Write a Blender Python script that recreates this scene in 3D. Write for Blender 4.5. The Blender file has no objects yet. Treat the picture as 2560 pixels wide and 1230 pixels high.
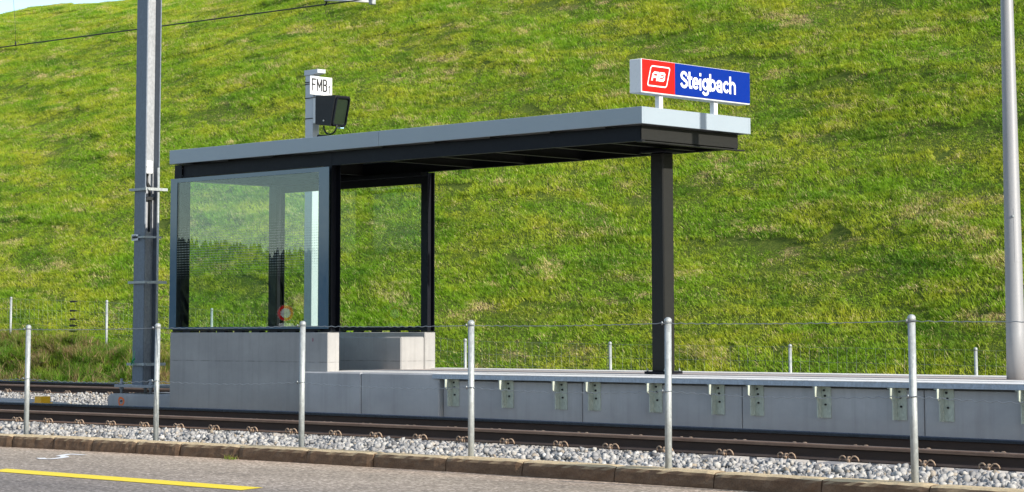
import bpy, math, random
import numpy as np
from mathutils import Vector, Matrix

random.seed(7)
RNG = np.random.default_rng(11)
D = bpy.data
S = bpy.context.scene
COL = S.collection
PI = math.pi

# ------------------------------------------------------------------ camera
cam_d = D.cameras.new("camera"); cam = D.objects.new("camera", cam_d); COL.objects.link(cam)
F, PPY = 5509.0, 313.5
YAW, PITCH, ROLL = 0.76555, 0.0931, -0.00178
CAM = Vector((0, 0, 1.13))
fw = Vector((-math.sin(YAW) * math.cos(PITCH), math.cos(YAW) * math.cos(PITCH), math.sin(PITCH)))
rt = Vector((math.cos(YAW), math.sin(YAW), 0))
up = rt.cross(fw)
rt, up = (math.cos(ROLL) * rt + math.sin(ROLL) * up), (-math.sin(ROLL) * rt + math.cos(ROLL) * up)
M = Matrix((rt, up, -fw)).transposed().to_4x4(); M.translation = CAM
cam.matrix_world = M
cam_d.sensor_fit = 'HORIZONTAL'; cam_d.sensor_width = 36.0
cam_d.lens = F / 2560 * 36.0
cam_d.shift_y = (PPY - 615.0) / 2560.0
cam_d.clip_start = 0.1; cam_d.clip_end = 3000
S.camera = cam
S.render.resolution_x, S.render.resolution_y = 1024, 492

# ------------------------------------------------------------------ helpers
def tag(o, label=None, cat=None, group=None, kind=None):
    if label: o['label'] = label
    if cat: o['category'] = cat
    if group: o['group'] = group
    if kind: o['kind'] = kind
    return o

def empty(name, loc, label=None, cat=None, group=None):
    o = D.objects.new(name, None); COL.objects.link(o); o.location = loc
    o.empty_display_size = 0.2
    return tag(o, label, cat, group)

class MB:
    """collects shapes, links them as ONE mesh object"""
    def __init__(s): s.v = []; s.f = []; s.sm = []
    def add(s, vs, fs, smooth=False):
        n = len(s.v); s.v += [tuple(v) for v in vs]
        s.f += [tuple(i + n for i in f) for f in fs]; s.sm += [smooth] * len(fs); return s
    def box(s, x0, x1, y0, y1, z0, z1):
        vs = [(x, y, z) for z in (z0, z1) for y in (y0, y1) for x in (x0, x1)]
        return s.add(vs, [(0, 2, 3, 1), (4, 5, 7, 6), (0, 1, 5, 4), (2, 6, 7, 3), (0, 4, 6, 2), (1, 3, 7, 5)])
    def bbox(s, x0, x1, y0, y1, z0, z1, b=0.004):
        """box with chamfered edges"""
        b = min(b, .45 * abs(x1 - x0), .45 * abs(y1 - y0), .45 * abs(z1 - z0))
        P = {}
        vs = []
        for ix, X in ((0, x0), (1, x1)):
            for iy, Y in ((0, y0), (1, y1)):
                for iz, Z in ((0, z0), (1, z1)):
                    dx, dy, dz = (b, -b)[ix], (b, -b)[iy], (b, -b)[iz]
                    for a, p in (('x', (X, Y + dy, Z + dz)), ('y', (X + dx, Y, Z + dz)), ('z', (X + dx, Y + dy, Z))):
                        P[(ix, iy, iz, a)] = len(vs); vs.append(p)
        fs = []
        q = lambda *k: fs.append(tuple(P[i] for i in k))
        for i in (0, 1):
            r = (lambda L: L if i else L[::-1])
            q(*r([(i, 0, 0, 'x'), (i, 1, 0, 'x'), (i, 1, 1, 'x'), (i, 0, 1, 'x')]))
            q(*r([(0, i, 0, 'y'), (0, i, 1, 'y'), (1, i, 1, 'y'), (1, i, 0, 'y')]))
            q(*r([(0, 0, i, 'z'), (1, 0, i, 'z'), (1, 1, i, 'z'), (0, 1, i, 'z')]))
        for i in (0, 1):
            for j in (0, 1):
                q((i, j, 0, 'x'), (i, j, 1, 'x'), (i, j, 1, 'y'), (i, j, 0, 'y'))
                q((i, 0, j, 'x'), (i, 1, j, 'x'), (i, 1, j, 'z'), (i, 0, j, 'z'))
                q((0, i, j, 'y'), (1, i, j, 'y'), (1, i, j, 'z'), (0, i, j, 'z'))
                for k in (0, 1):
                    q((i, j, k, 'x'), (i, j, k, 'y'), (i, j, k, 'z'))
        return s.add(vs, fs)
    def tube(s, pts, r, n=8, cap=True):
        pts = [Vector(p) for p in pts]
        rs = r if isinstance(r, (list, tuple)) else [r] * len(pts)
        vs = []; ref = None
        for i, p in enumerate(pts):
            t = (pts[min(i + 1, len(pts) - 1)] - pts[max(i - 1, 0)]).normalized()
            if ref is None: ref = Vector((0, 0, 1)) if abs(t.z) < .9 else Vector((1, 0, 0))
            a = t.cross(ref).normalized(); b = a.cross(t).normalized(); ref = b
            for k in range(n):
                w = 2 * PI * k / n
                vs.append(p + rs[i] * (math.cos(w) * a + math.sin(w) * b))
        fs = [(i * n + k, i * n + (k + 1) % n, (i + 1) * n + (k + 1) % n, (i + 1) * n + k)
              for i in range(len(pts) - 1) for k in range(n)]
        s.add(vs, fs, True)
        if cap:
            m = len(s.v) - len(vs)
            s.f.append(tuple(m + k for k in range(n))[::-1]); s.sm.append(False)
            s.f.append(tuple(m + (len(pts) - 1) * n + k for k in range(n))); s.sm.append(False)
        return s
    def lathe(s, prof, c, n=16):
        """prof: list of (radius, z) from bottom to top"""
        vs = [(c[0] + r * math.cos(2 * PI * k / n), c[1] + r * math.sin(2 * PI * k / n), c[2] + z) for r, z in prof for k in range(n)]
        fs = [(i * n + k, i * n + (k + 1) % n, (i + 1) * n + (k + 1) % n, (i + 1) * n + k) for i in range(len(prof) - 1) for k in range(n)]
        s.add(vs, fs, True)
        m = len(s.v) - len(vs)
        s.f.append(tuple(m + k for k in range(n))[::-1]); s.sm.append(False)
        s.f.append(tuple(m + (len(prof) - 1) * n + k for k in range(n))); s.sm.append(False)
        return s
    def prism(s, poly, fn, a, b):
        """poly: 2D outline (ccw), fn(u,v,t) -> xyz, extruded t=a..b"""
        n = len(poly)
        vs = [fn(u, v, t) for t in (a, b) for u, v in poly]
        fs = [tuple(range(n))[::-1], tuple(range(n, 2 * n))] + [(i, (i + 1) % n, n + (i + 1) % n, n + i) for i in range(n)]
        return s.add(vs, fs)
    def hbeam(s, x0, x1, y0, y1, z0, z1, tf=.012, tw=.009):
        """vertical H-section, flanges at y0 and y1"""
        s.box(x0, x1, y0, y0 + tf, z0, z1); s.box(x0, x1, y1 - tf, y1, z0, z1)
        xm = (x0 + x1) / 2
        return s.box(xm - tw / 2, xm + tw / 2, y0 + tf + .0005, y1 - tf - .0005, z0, z1)
    def build(s, name, m, parent=None, loc=None):
        me = D.meshes.new(name); me.from_pydata(s.v, [], s.f)
        me.polygons.foreach_set('use_smooth', s.sm)
        import bmesh
        bm = bmesh.new(); bm.from_mesh(me); bmesh.ops.recalc_face_normals(bm, faces=bm.faces); bm.to_mesh(me); bm.free()
        me.update()
        if m: me.materials.append(m)
        o = D.objects.new(name, me); COL.objects.link(o)
        if loc is not None: o.location = loc
        if parent:
            o.parent = parent
            # geometry is written in world coordinates: undo the parent's place
            p = parent; off = Vector((0, 0, 0))
            while p: off += Vector(p.location); p = p.parent
            if loc is None: o.location = -off
        return o

# ------------------------------------------------------------------ materials
def mat(name):
    m = D.materials.new(name); m.use_nodes = True
    nt = m.node_tree; nt.nodes.clear()
    out = nt.nodes.new('ShaderNodeOutputMaterial')
    return m, nt, out

class NT:
    def __init__(s, nt): s.nt = nt
    def n(s, t, **kw):
        x = s.nt.nodes.new(t)
        for k, v in kw.items():
            if k in ('operation', 'blend_type', 'data_type', 'noise_dimensions', 'feature', 'attribute_name', 'distance', 'sky_type', 'interpolation_type', 'mode', 'clamp'):
                setattr(x, k, v)
        return x
    def l(s, a, b): s.nt.links.new(a, b)
    def pos(s): return s.n('ShaderNodeNewGeometry').outputs['Position']
    def obj(s): return s.n('ShaderNodeTexCoord').outputs['Object']
    def mapping(s, vec, scale=(1, 1, 1), loc=(0, 0, 0), rot=(0, 0, 0)):
        m = s.n('ShaderNodeMapping'); s.l(vec, m.inputs[0])
        m.inputs['Scale'].default_value = scale; m.inputs['Location'].default_value = loc; m.inputs['Rotation'].default_value = rot
        return m.outputs[0]
    def noise(s, vec, scale=5, detail=4, rough=.55, out='Fac'):
        x = s.n('ShaderNodeTexNoise'); s.l(vec, x.inputs['Vector'])
        x.inputs['Scale'].default_value = scale; x.inputs['Detail'].default_value = detail; x.inputs['Roughness'].default_value = rough
        return x.outputs[out]
    def ramp(s, fac, stops, interp='LINEAR'):
        r = s.n('ShaderNodeValToRGB'); s.l(fac, r.inputs[0]); cr = r.color_ramp; cr.interpolation = interp
        while len(cr.elements) < len(stops): cr.elements.new(.5)
        for e, (p, c) in zip(cr.elements, stops):
            e.position = p; e.color = (c, c, c, 1) if not isinstance(c, (tuple, list)) else (*c[:3], 1)
        return r.outputs[0]
    def mix(s, fac, a, b, mode='MIX'):
        x = s.n('ShaderNodeMix', data_type='RGBA', blend_type=mode)
        for i, v in ((0, fac), (6, a), (7, b)):
            if isinstance(v, (int, float)): x.inputs[i].default_value = v if i == 0 else (v, v, v, 1)
            elif isinstance(v, (tuple, list)): x.inputs[i].default_value = (*v[:3], 1)
            else: s.l(v, x.inputs[i])
        return x.outputs[2]
    def math(s, op, a, b=None):
        x = s.n('ShaderNodeMath', operation=op)
        for i, v in ((0, a), (1, b)):
            if v is None: continue
            if isinstance(v, (int, float)): x.inputs[i].default_value = v
            else: s.l(v, x.inputs[i])
        return x.outputs[0]
    def bsdf(s, out, col, rough=.6, metal=0., bump=None, bstr=.3, bdist=.01, spec=.5):
        b = s.n('ShaderNodeBsdfPrincipled')
        for k, v in (('Base Color', col), ('Roughness', rough), ('Metallic', metal), ('Specular IOR Level', spec)):
            if isinstance(v, (int, float)): b.inputs[k].default_value = v
            elif isinstance(v, (tuple, list)): b.inputs[k].default_value = (*v[:3], 1)
            else: s.l(v, b.inputs[k])
        if bump is not None:
            bn = s.n('ShaderNodeBump'); bn.inputs['Strength'].default_value = bstr; bn.inputs['Distance'].default_value = bdist
            s.l(bump, bn.inputs['Height']); s.l(bn.outputs[0], b.inputs['Normal'])
        s.l(b.outputs[0], out.inputs[0]); return b

def paint(name, col, rough=.4, var=.12, scale=6, spec=.5, metal=0., streak=False):
    m, nt, out = mat(name); N = NT(nt); p = N.pos()
    f = N.noise(N.mapping(p, (1, 1, .25) if streak else (1, 1, 1)), scale, 5, .6)
    c = N.mix(f, tuple(x * (1 - var) for x in col), tuple(min(1, x * (1 + var)) for x in col))
    f2 = N.noise(p, scale * 9, 3, .6)
    r = N.ramp(f2, [(0, max(.02, rough - .1)), (1, min(1, rough + .12))])
    N.bsdf(out, c, r, metal, spec=spec); return m

def concrete(name, col=(.30, .29, .28), lines=(), hue=(1.04, .99, .94), stain=.35):
    m, nt, out = mat(name); N = NT(nt); p = N.pos()
    big = N.noise(N.mapping(p, (1, 1, 1.6)), 1.3, 6, .62)
    mid = N.noise(N.mapping(p, (3, 3, 1)), 4, 5, .65)
    fine = N.noise(p, 90, 3, .6)
    c = N.mix(N.ramp(big, [(.32, 0.), (.68, 1.)]), tuple(x * (1 - stain * .5) * h for x, h in zip(col, hue)), tuple(x * 1.08 for x in col))
    c = N.mix(N.math('MULTIPLY', N.ramp(mid, [(.5, 0.), (.8, 1.)]), .45), c, tuple(x * .72 for x in col))
    c = N.mix(N.math('MULTIPLY', fine, .35), c, tuple(x * .8 for x in col))
    stk = N.ramp(N.noise(N.mapping(p, (5, 5, .22)), 2.2, 4, .6), [(.5, 0.), (.75, 1.)])
    c = N.mix(N.math('MULTIPLY', stk, .28), c, (.17, .165, .155))
    sz = N.n('ShaderNodeSeparateXYZ'); N.l(p, sz.inputs[0])
    dust = N.math('MULTIPLY', N.ramp(N.math('ADD', sz.outputs[2], N.math('MULTIPLY', mid, .25)), [(.30, 1.), (.62, 0.)]), .32)
    c = N.mix(dust, c, (.20, .15, .11))
    # blow-holes
    v = N.n('ShaderNodeTexVoronoi'); N.l(p, v.inputs['Vector']); v.inputs['Scale'].default_value = 14
    hole = N.ramp(v.outputs['Distance'], [(.03, 1.), (.055, 0.)])
    gate = N.ramp(N.noise(p, 3.1, 2), [(.55, 0.), (.6, 1.)])
    hole = N.math('MULTIPLY', hole, gate)
    c = N.mix(N.math('MULTIPLY', hole, .6), c, tuple(x * .35 for x in col))
    sep = N.n('ShaderNodeSeparateXYZ'); N.l(p, sep.inputs[0])
    hgt = N.math('ADD', fine, N.math('MULTIPLY', hole, -3.))
    for z in lines:
        wob = N.math('MULTIPLY', N.math('SUBTRACT', N.noise(N.mapping(p, (1, 1, 0)), 5, 3), .5), .012)
        dd = N.math('ABSOLUTE', N.math('SUBTRACT', N.math('ADD', sep.outputs[2], wob), z))
        ln = N.ramp(dd, [(.0, 1.), (.007, 0.)])
        brk = N.ramp(N.noise(N.mapping(p, (1, 1, 0)), 7, 3), [(.4, .15), (.62, 1.)])
        ln = N.math('MULTIPLY', ln, brk)
        c = N.mix(N.math('MULTIPLY', ln, .75), c, tuple(x * .3 for x in col))
        hgt = N.math('ADD', hgt, N.math('MULTIPLY', ln, -4.))
    N.bsdf(out, c, .82, bump=hgt, bstr=.25, bdist=.004, spec=.35)
    return m

def galv(name, col=(.48, .5, .51), metal=.55, rough=.45):
    m, nt, out = mat(name); N = NT(nt); p = N.pos()
    v = N.n('ShaderNodeTexVoronoi'); N.l(N.mapping(p, (1, 1, .6)), v.inputs['Vector']); v.inputs['Scale'].default_value = 60
    sp = N.n('ShaderNodeSeparateColor'); N.l(v.outputs['Color'], sp.inputs[0])
    f = N.math('ADD', N.math('MULTIPLY', sp.outputs[0], .35), N.math('MULTIPLY', N.noise(N.mapping(p, (2, 2, .5)), 9, 5, .7), .75))
    c = N.mix(N.ramp(f, [(.25, 0.), (.8, 1.)]), tuple(x * .78 for x in col), tuple(min(1, x * 1.15) for x in col))
    N.bsdf(out, c, N.ramp(f, [(.2, rough - .08), (.9, rough + .12)]), metal); return m

M_black = paint('black_paint', (.006, .007, .011), .5, .25, 3, spec=.18)
M_blackmat = paint('black_matt', (.008, .008, .009), .6, .2, 5)
M_char = paint('charcoal_paint', (.017, .017, .015), .5, .12, 4, spec=.2)
M_fascia = paint('fascia_grey', (.285, .335, .37), .33, .05, 2.5, streak=True)
M_white = paint('white_paint', (.72, .72, .71), .35, .03, 4)
M_signwhite = paint('sign_white', (.72, .73, .74), .28, .02, 3)
M_red = paint('sign_red', (.75, .012, .010), .22, .04, 3)
M_blue = paint('sign_blue', (.002, .022, .215), .2, .06, 3)
M_ink = paint('dark_ink', (.012, .012, .013), .5, .1, 3)
M_concw = concrete('shelter_concrete', (.345, .335, .32), (.78,), (.98, .99, 1.0))
M_concp = concrete('platform_concrete', (.44, .435, .43), (), (.98, .98, 1.0), .35)
M_conc = concrete('plain_concrete', (.34, .35, .36))
M_slab = concrete('slab_concrete', (.45, .46, .46))
M_galv = galv('galvanised', (.35, .37, .36), .25, .5)
M_galvd = galv('galvanised_dull', (.36, .41, .47), .3, .45)
M_mast = galv('mast_steel', (.29, .30, .31), .2, .5)
M_mastf = galv('mast_steel_shaded', (.145, .168, .20), .3, .5)
M_lampm = paint('lamp_mast_paint', (.27, .27, .275), .45, .05, 2.5, metal=.1)
M_brk = galv('bracket_steel', (.43, .46, .38), .1, .55)
M_wire = galv('fence_wire', (.30, .32, .33), .6, .4)
M_cable = paint('cable_black', (.010, .012, .012), .5, .2, 8)
M_yel = paint('yellow_plastic', (.75, .40, .01), .45, .08, 9)
M_orange = paint('orange_spray', (.80, .16, .03), .7, .18, 30)
M_green = paint('green_tape', (.01, .30, .08), .45, .15, 20)
M_pink = paint('faded_red_mark', (.26, .13, .15), .8, .15, 20)

def mk_rust(name, a, b, rough=.75):
    m, nt, out = mat(name); N = NT(nt); p = N.pos()
    f = N.noise(N.mapping(p, (.6, 2, 2)), 8, 6, .7); g = N.noise(p, 60, 4, .7)
    c = N.mix(N.ramp(f, [(.3, 0.), (.7, 1.)]), a, b)
    c = N.mix(N.math('MULTIPLY', g, .5), c, tuple(x * .5 for x in a))
    N.bsdf(out, c, rough, .1, bump=g, bstr=.4, bdist=.002); return m
M_rust = mk_rust('rail_rust', (.20, .115, .075), (.34, .22, .15))
M_rustd = mk_rust('rail_web_shaded', (.030, .016, .010), (.055, .030, .019), .8)
M_clip = mk_rust('clip_rust', (.30, .20, .13), (.46, .33, .23), .7)
M_railtop = mk_rust('rail_top_sunlit', (.22, .15, .11), (.36, .27, .21), .5)
M_polish = paint('polished_rail', (.055, .065, .085), .22, .2, 5, metal=.75)

def mk_asphalt():
    m, nt, out = mat('asphalt'); N = NT(nt); p = N.pos()
    v = N.n('ShaderNodeTexVoronoi'); N.l(p, v.inputs['Vector']); v.inputs['Scale'].default_value = 48
    sp = N.n('ShaderNodeSeparateColor'); N.l(v.outputs['Color'], sp.inputs[0])
    grain = N.ramp(sp.outputs[0], [(0, (.20, .165, .13)), (.5, (.335, .28, .22)), (.82, (.46, .385, .31)), (1, (.70, .60, .50))])
    big = N.ramp(N.noise(N.mapping(p, (.35, 1, 1)), 1.2, 5, .6), [(.3, .78), (.7, 1.12)])
    c = N.mix(1., grain, big, 'MULTIPLY')
    # wheel-darkened lane beyond the yellow line, dusty lighter strip along the kerb
    sep = N.n('ShaderNodeSeparateXYZ'); N.l(p, sep.inputs[0])
    w = N.math('ADD', sep.outputs[1], N.math('MULTIPLY', N.noise(p, 2, 4), .5))
    dirt = N.ramp(N.math('DIVIDE', w, 20.), [(.49, (.62, .63, .68)), (.565, (.98, .95, .92)), (.612, (1.0, .96, .9)), (.64, (1.25, 1.12, 1.0))])
    c = N.mix(1., c, dirt, 'MULTIPLY')
    N.bsdf(out, c, .85, bump=sp.outputs[0], bstr=.5, bdist=.006, spec=.3); return m
M_asph = mk_asphalt()

def mk_mark(name, col):
    m, nt, out = mat(name); N = NT(nt); p = N.pos()
    f = N.noise(p, 55, 4, .7); g = N.noise(p, 7, 4, .6)
    c = N.mix(N.ramp(f, [(.6, 0.), (.8, .8)]), col, tuple(x * .66 for x in col))
    c = N.mix(N.math('MULTIPLY', g, .2), c, tuple(x * .7 for x in col))
    N.bsdf(out, c, .6, bump=f, bstr=.4, bdist=.003); return m
M_ymark = mk_mark('yellow_road_paint', (.95, .70, .008))
M_wmark = mk_mark('white_road_paint', (.85, .83, .80))

def mk_kerb():
    m, nt, out = mat('kerb_stone'); N = NT(nt); p = N.pos()
    f = N.noise(N.mapping(p, (1, 1, 2.5)), 7, 6, .7); g = N.noise(p, 70, 4, .7)
    c = N.ramp(f, [(.3, (.11, .062, .034)), (.55, (.165, .102, .060)), (.75, (.24, .165, .105))])
    c = N.mix(N.ramp(g, [(.45, 0.), (.75, .55)]), c, (.045, .032, .025))
    nrm = N.n('ShaderNodeNewGeometry'); sep = N.n('ShaderNodeSeparateXYZ'); N.l(nrm.outputs['Normal'], sep.inputs[0])
    top_tint = N.math('MULTIPLY', N.ramp(N.noise(p, 16, 5, .7), [(.25, .75), (.5, 1.)]), N.ramp(sep.outputs[2], [(.45, 0.), (.8, 1.)]))
    c = N.mix(top_tint, c, (.60, .46, .27))      # ochre tint on the upward-facing side
    N.bsdf(out, c, .85, bump=N.math('ADD', f, N.math('MULTIPLY', g, .6)), bstr=.8, bdist=.012, spec=.3); return m
M_kerb = mk_kerb()

def mk_gravel(name, stones=True):
    m, nt, out = mat(name); N = NT(nt); p = N.pos()
    if stones:
        rnd = N.n('ShaderNodeNewGeometry').outputs['Random Per Island']
        c = N.ramp(rnd, [(0, (.07, .07, .075)), (.06, (.15, .15, .15)), (.18, (.24, .235, .23)), (.45, (.305, .295, .28)), (.68, (.37, .36, .34)), (.86, (.44, .42, .38)), (.93, (.30, .24, .17)), (1, (.52, .51, .49))])
        g = N.noise(p, 60, 5, .7)
        c = N.mix(N.math('MULTIPLY', N.ramp(g, [(.4, 0.), (.8, 1.)]), .45), c, (.20, .19, .18))
        N.bsdf(out, c, .85, bump=g, bstr=.4, bdist=.004, spec=.3)
    else:
        v = N.n('ShaderNodeTexVoronoi'); N.l(p, v.inputs['Vector']); v.inputs['Scale'].default_value = 24
        sp = N.n('ShaderNodeSeparateColor'); N.l(v.outputs['Color'], sp.inputs[0])
        c = N.ramp(sp.outputs[0], [(0, (.10, .10, .10)), (.5, (.24, .23, .22)), (1, (.38, .37, .35))])
        N.bsdf(out, c, .9, bump=v.outputs['Distance'], bstr=1., bdist=.03)
    return m
M_stone = mk_gravel('ballast_stone'); M_bed = mk_gravel('ballast_bed_material', False)

def field_colour(N, p):
    """world-space mask values of the meadow: (yellow, straw, dark)"""
    q = N.mapping(N.mapping(p, rot=(0, 0, math.radians(10))), (.5, 1.2, 1.4))
    wv = N.noise(N.mapping(p, (.18, .5, .6)), 1.0, 4, .6, 'Color')
    qq = N.mix(.12, q, wv, 'ADD')
    yel = N.ramp(N.noise(qq, .85, 6, .66), [(.42, 0.), (.62, 1.)])
    straw = N.ramp(N.noise(N.mapping(qq, (1, 1, 1), (31, 7, 3)), 1.3, 6, .68), [(.56, 0.), (.685, .95)])
    dark = N.ramp(N.noise(N.mapping(qq, (1, 1.2, 1.2), (5, 91, 13)), 1.1, 5, .64), [(.5, 0.), (.66, 1.)])
    return yel, straw, dark

def mk_grass(name, green, lime, strawc, deep, brown_bias=0.):
    m, nt, out = mat(name); N = NT(nt); p = N.pos()
    yel, straw, dark = field_colour(N, p)
    rnd = N.n('ShaderNodeNewGeometry').outputs['Random Per Island']
    c = N.mix(rnd, green, tuple(x * 1.35 for x in green))
    c = N.mix(N.math('MULTIPLY', yel, .85), c, lime)
    c = N.mix(N.math('MULTIPLY', dark, .75), c, deep)
    tuft = N.ramp(N.noise(N.mapping(p, (.8, 1.2, 1.2)), 10., 4, .65), [(.32, (.72, .78, .74)), (.52, (1, 1, 1)), (.72, (1.3, 1.25, 1.2))])
    c = N.mix(1., c, tuft, 'MULTIPLY')
    amt = N.math('ADD', N.math('MULTIPLY', straw, .80), .03)
    if brown_bias: amt = N.math('ADD', amt, N.ramp(N.noise(p, 1.5, 4, .6), [(.44, .02), (.58, brown_bias)]))
    thatch = N.ramp(N.noise(N.mapping(N.mapping(p, rot=(0, 0, math.radians(10))), (.5, 1.6, 1.8), (3, 11, 2)), 2.6, 5, .7), [(.52, 0.), (.70, .32)])
    amt = N.math('ADD', amt, thatch)
    dark_patch = N.ramp(N.noise(N.mapping(N.mapping(p, rot=(0, 0, math.radians(10))), (.5, 1.5, 1.7), (17, 5, 9)), 2.2, 5, .7), [(.34, (.62, .74, .66)), (.48, (1, 1, 1))])
    c = N.mix(1., c, dark_patch, 'MULTIPLY')      # darker green patches
    sf = N.math('GREATER_THAN', amt, rnd)
    c = N.mix(sf, c, strawc)
    b = N.n('ShaderNodeBsdfPrincipled'); N.l(c, b.inputs['Base Color'])
    b.inputs['Roughness'].default_value = .5; b.inputs['Specular IOR Level'].default_value = .25
    tr = N.n('ShaderNodeBsdfTranslucent'); N.l(N.mix(1., c, (1.15, 1.1, .6), 'MULTIPLY'), tr.inputs[0])
    mx = N.n('ShaderNodeMixShader'); mx.inputs[0].default_value = .45
    N.l(b.outputs[0], mx.inputs[1]); N.l(tr.outputs[0], mx.inputs[2]); N.l(mx.outputs[0], out.inputs[0])
    return m
M_grass = mk_grass('meadow_grass', (.225, .375, .021), (.54, .555, .05), (.72, .60, .30), (.085, .215, .015))
M_weed = mk_grass('bank_grass', (.13, .25, .022), (.28, .30, .04), (.38, .28, .15), (.06, .14, .014), .6)

def mk_soil():
    m, nt, out = mat('meadow_soil'); N = NT(nt); p = N.pos()
    yel, straw, dark = field_colour(N, p)
    f = N.noise(p, 22, 6, .7)
    c = N.ramp(f, [(.3, (.05, .085, .012)), (.55, (.11, .15, .022)), (.8, (.22, .22, .05))])
    c = N.mix(N.math('MULTIPLY', straw, .85), c, N.ramp(f, [(.3, (.13, .09, .04)), (.7, (.33, .24, .12))]))
    N.bsdf(out, c, .9, bump=f, bstr=1., bdist=.05, spec=.1); return m
M_soil = mk_soil()

def mk_glass(dots=False, f0=.06):
    m, nt, out = mat('shelter_glass_dotted' if dots else 'shelter_glass'); N = NT(nt)
    tr = N.n('ShaderNodeBsdfTransparent'); tr.inputs[0].default_value = (.90, .955, .935, 1)
    gl = N.n('ShaderNodeBsdfGlossy'); gl.inputs['Roughness'].default_value = .0; gl.inputs[0].default_value = (.9, .97, 1, 1)
    ge = N.n('ShaderNodeNewGeometry'); dt = N.n('ShaderNodeVectorMath'); dt.operation = 'DOT_PRODUCT'
    N.l(ge.outputs['Normal'], dt.inputs[0]); N.l(ge.outputs['Incoming'], dt.inputs[1])
    c_ = N.math('SUBTRACT', 1., N.math('ABSOLUTE', dt.outputs['Value']))
    fr = N.math('ADD', f0, N.math('MULTIPLY', 1. - f0, N.math('POWER', c_, 5.)))     # Schlick, the same from both sides
    mx = N.n('ShaderNodeMixShader'); N.l(fr, mx.inputs[0]); N.l(tr.outputs[0], mx.inputs[1]); N.l(gl.outputs[0], mx.inputs[2])
    res = mx.outputs[0]
    if dots:
        p = N.pos(); sep = N.n('ShaderNodeSeparateXYZ'); N.l(p, sep.inputs[0])
        k = .030
        hx = N.math('ADD', sep.outputs[0], sep.outputs[1])
        fx = N.math('SUBTRACT', N.math('FRACT', N.math('DIVIDE', hx, k)), .5)
        fz = N.math('SUBTRACT', N.math('FRACT', N.math('DIVIDE', sep.outputs[2], k)), .5)
        r2 = N.math('ADD', N.math('MULTIPLY', fx, fx), N.math('MULTIPLY', fz, fz))
        t = N.math('ABSOLUTE', N.math('DIVIDE', N.math('SUBTRACT', sep.outputs[2], 2.12), .36))
        rad = N.ramp(t, [(.0, .055), (1., 0.)])
        dot = N.math('LESS_THAN', r2, rad)
        df = N.n('ShaderNodeBsdfDiffuse'); df.inputs[0].default_value = (.42, .47, .45, 1)
        m2 = N.n('ShaderNodeMixShader'); N.l(N.math('MULTIPLY', dot, .55), m2.inputs[0]); N.l(res, m2.inputs[1]); N.l(df.outputs[0], m2.inputs[2])
        res = m2.outputs[0]
    N.l(res, out.inputs[0]); return m
M_glass = mk_glass(False, .008); M_glassd = mk_glass(True, .048)
M_frit = paint('glass_edge_enamel', (.07, .125, .18), .06, .05, 2)
M_screen = paint('dark_screen', (.018, .028, .018), .12, .3, 6)
M_forest = paint('conifer_green', (.018, .032, .014), .9, .4, .3)

# ------------------------------------------------------------------ world and sun
SUN_EL, SUN_AZ = math.radians(21.5), math.radians(88.0)     # azimuth from +Y towards +X
w = D.worlds.new("World"); S.world = w; w.use_nodes = True
nt = w.node_tree; nt.nodes.clear(); N = NT(nt)
out = nt.nodes.new('ShaderNodeOutputWorld'); bg = N.n('ShaderNodeBackground')
sky = N.n('ShaderNodeTexSky'); sky.sky_type = 'NISHITA'; sky.sun_disc = False
sky.sun_elevation = SUN_EL; sky.sun_rotation = SUN_AZ; sky.altitude = 800; sky.air_density = 1.0; sky.dust_density = .8; sky.ozone_density = 1.2
tc = N.n('ShaderNodeTexCoord').outputs['Generated']
cl = N.ramp(N.noise(N.mapping(tc, (1, 1, 2.6)), 3.2, 8, .58), [(.48, 0.), (.78, .7)])
skc = N.mix(cl, sky.outputs[0], (7.5, 7.8, 8.2))
N.l(skc, bg.inputs[0]); bg.inputs[1].default_value = .15
N.l(bg.outputs[0], out.inputs[0])
sd = D.lights.new('sun', 'SUN'); sd.energy = 4.5; sd.angle = math.radians(.53); sd.color = (1, .94, .85)
so = D.objects.new('sun', sd); COL.objects.link(so)
sv = Vector((math.sin(SUN_AZ) * math.cos(SUN_EL), math.cos(SUN_AZ) * math.cos(SUN_EL), math.sin(SUN_EL)))
so.rotation_euler = sv.to_track_quat('Z', 'Y').to_euler(); so.location = (20, 0, 30)
S.view_settings.view_transform = 'Standard'; S.view_settings.look = 'None'
S.view_settings.exposure = 0.62; S.view_settings.gamma = 1.0

# ------------------------------------------------------------------ ground, road, ballast
def lin_par(X, y0, xv, a, lim=9.):
    u = X - xv
    if abs(u) <= lim: return y0 - a * u * u
    return y0 - a * lim * lim - 2 * a * lim * (abs(u) - lim)
def near_y(X): return lin_par(X, 14.875, -17.0, .006)       # near rail of the front track
def kerb_y(X): return lin_par(X, 12.60, -13.3, .0075)       # road-side face of the kerb
RAIL1 = (.222, .257); BASE1 = .13                           # canted track: far rail higher

def strip(name, xs, fa, fb, z, m, kind='structure', parent=None):
    b = MB(); n = len(xs)
    vs = [(x, f(x), z(x, f(x)) if callable(z) else z) for x in xs for f in (fa, fb)]
    b.add(vs, [(2 * i, 2 * i + 2, 2 * i + 3, 2 * i + 1) for i in range(n - 1)], True)
    o = b.build(name, m, parent)
    if kind and not parent: o['kind'] = kind
    return o
g = MB(); g.add([(-900, -900, -.25), (900, -900, -.25), (900, 900, -.25), (-900, 900, -.25)], [(0, 1, 2, 3)])
tag(g.build('ground', M_soil), kind='structure')
xs = [i * .5 for i in range(-160, 81)]
road = strip('road', xs, lambda x: -4.0, lambda x: kerb_y(x) + .02, 0.0, M_asph)
strip('verge', [-80 + 2 * i for i in range(61)], lambda x: -60., lambda x: -4.02, -.03, M_soil)
bed = strip('ballast_bed', xs, lambda x: kerb_y(x) + .175, lambda x: 23.9, -.03, M_bed)

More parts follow.
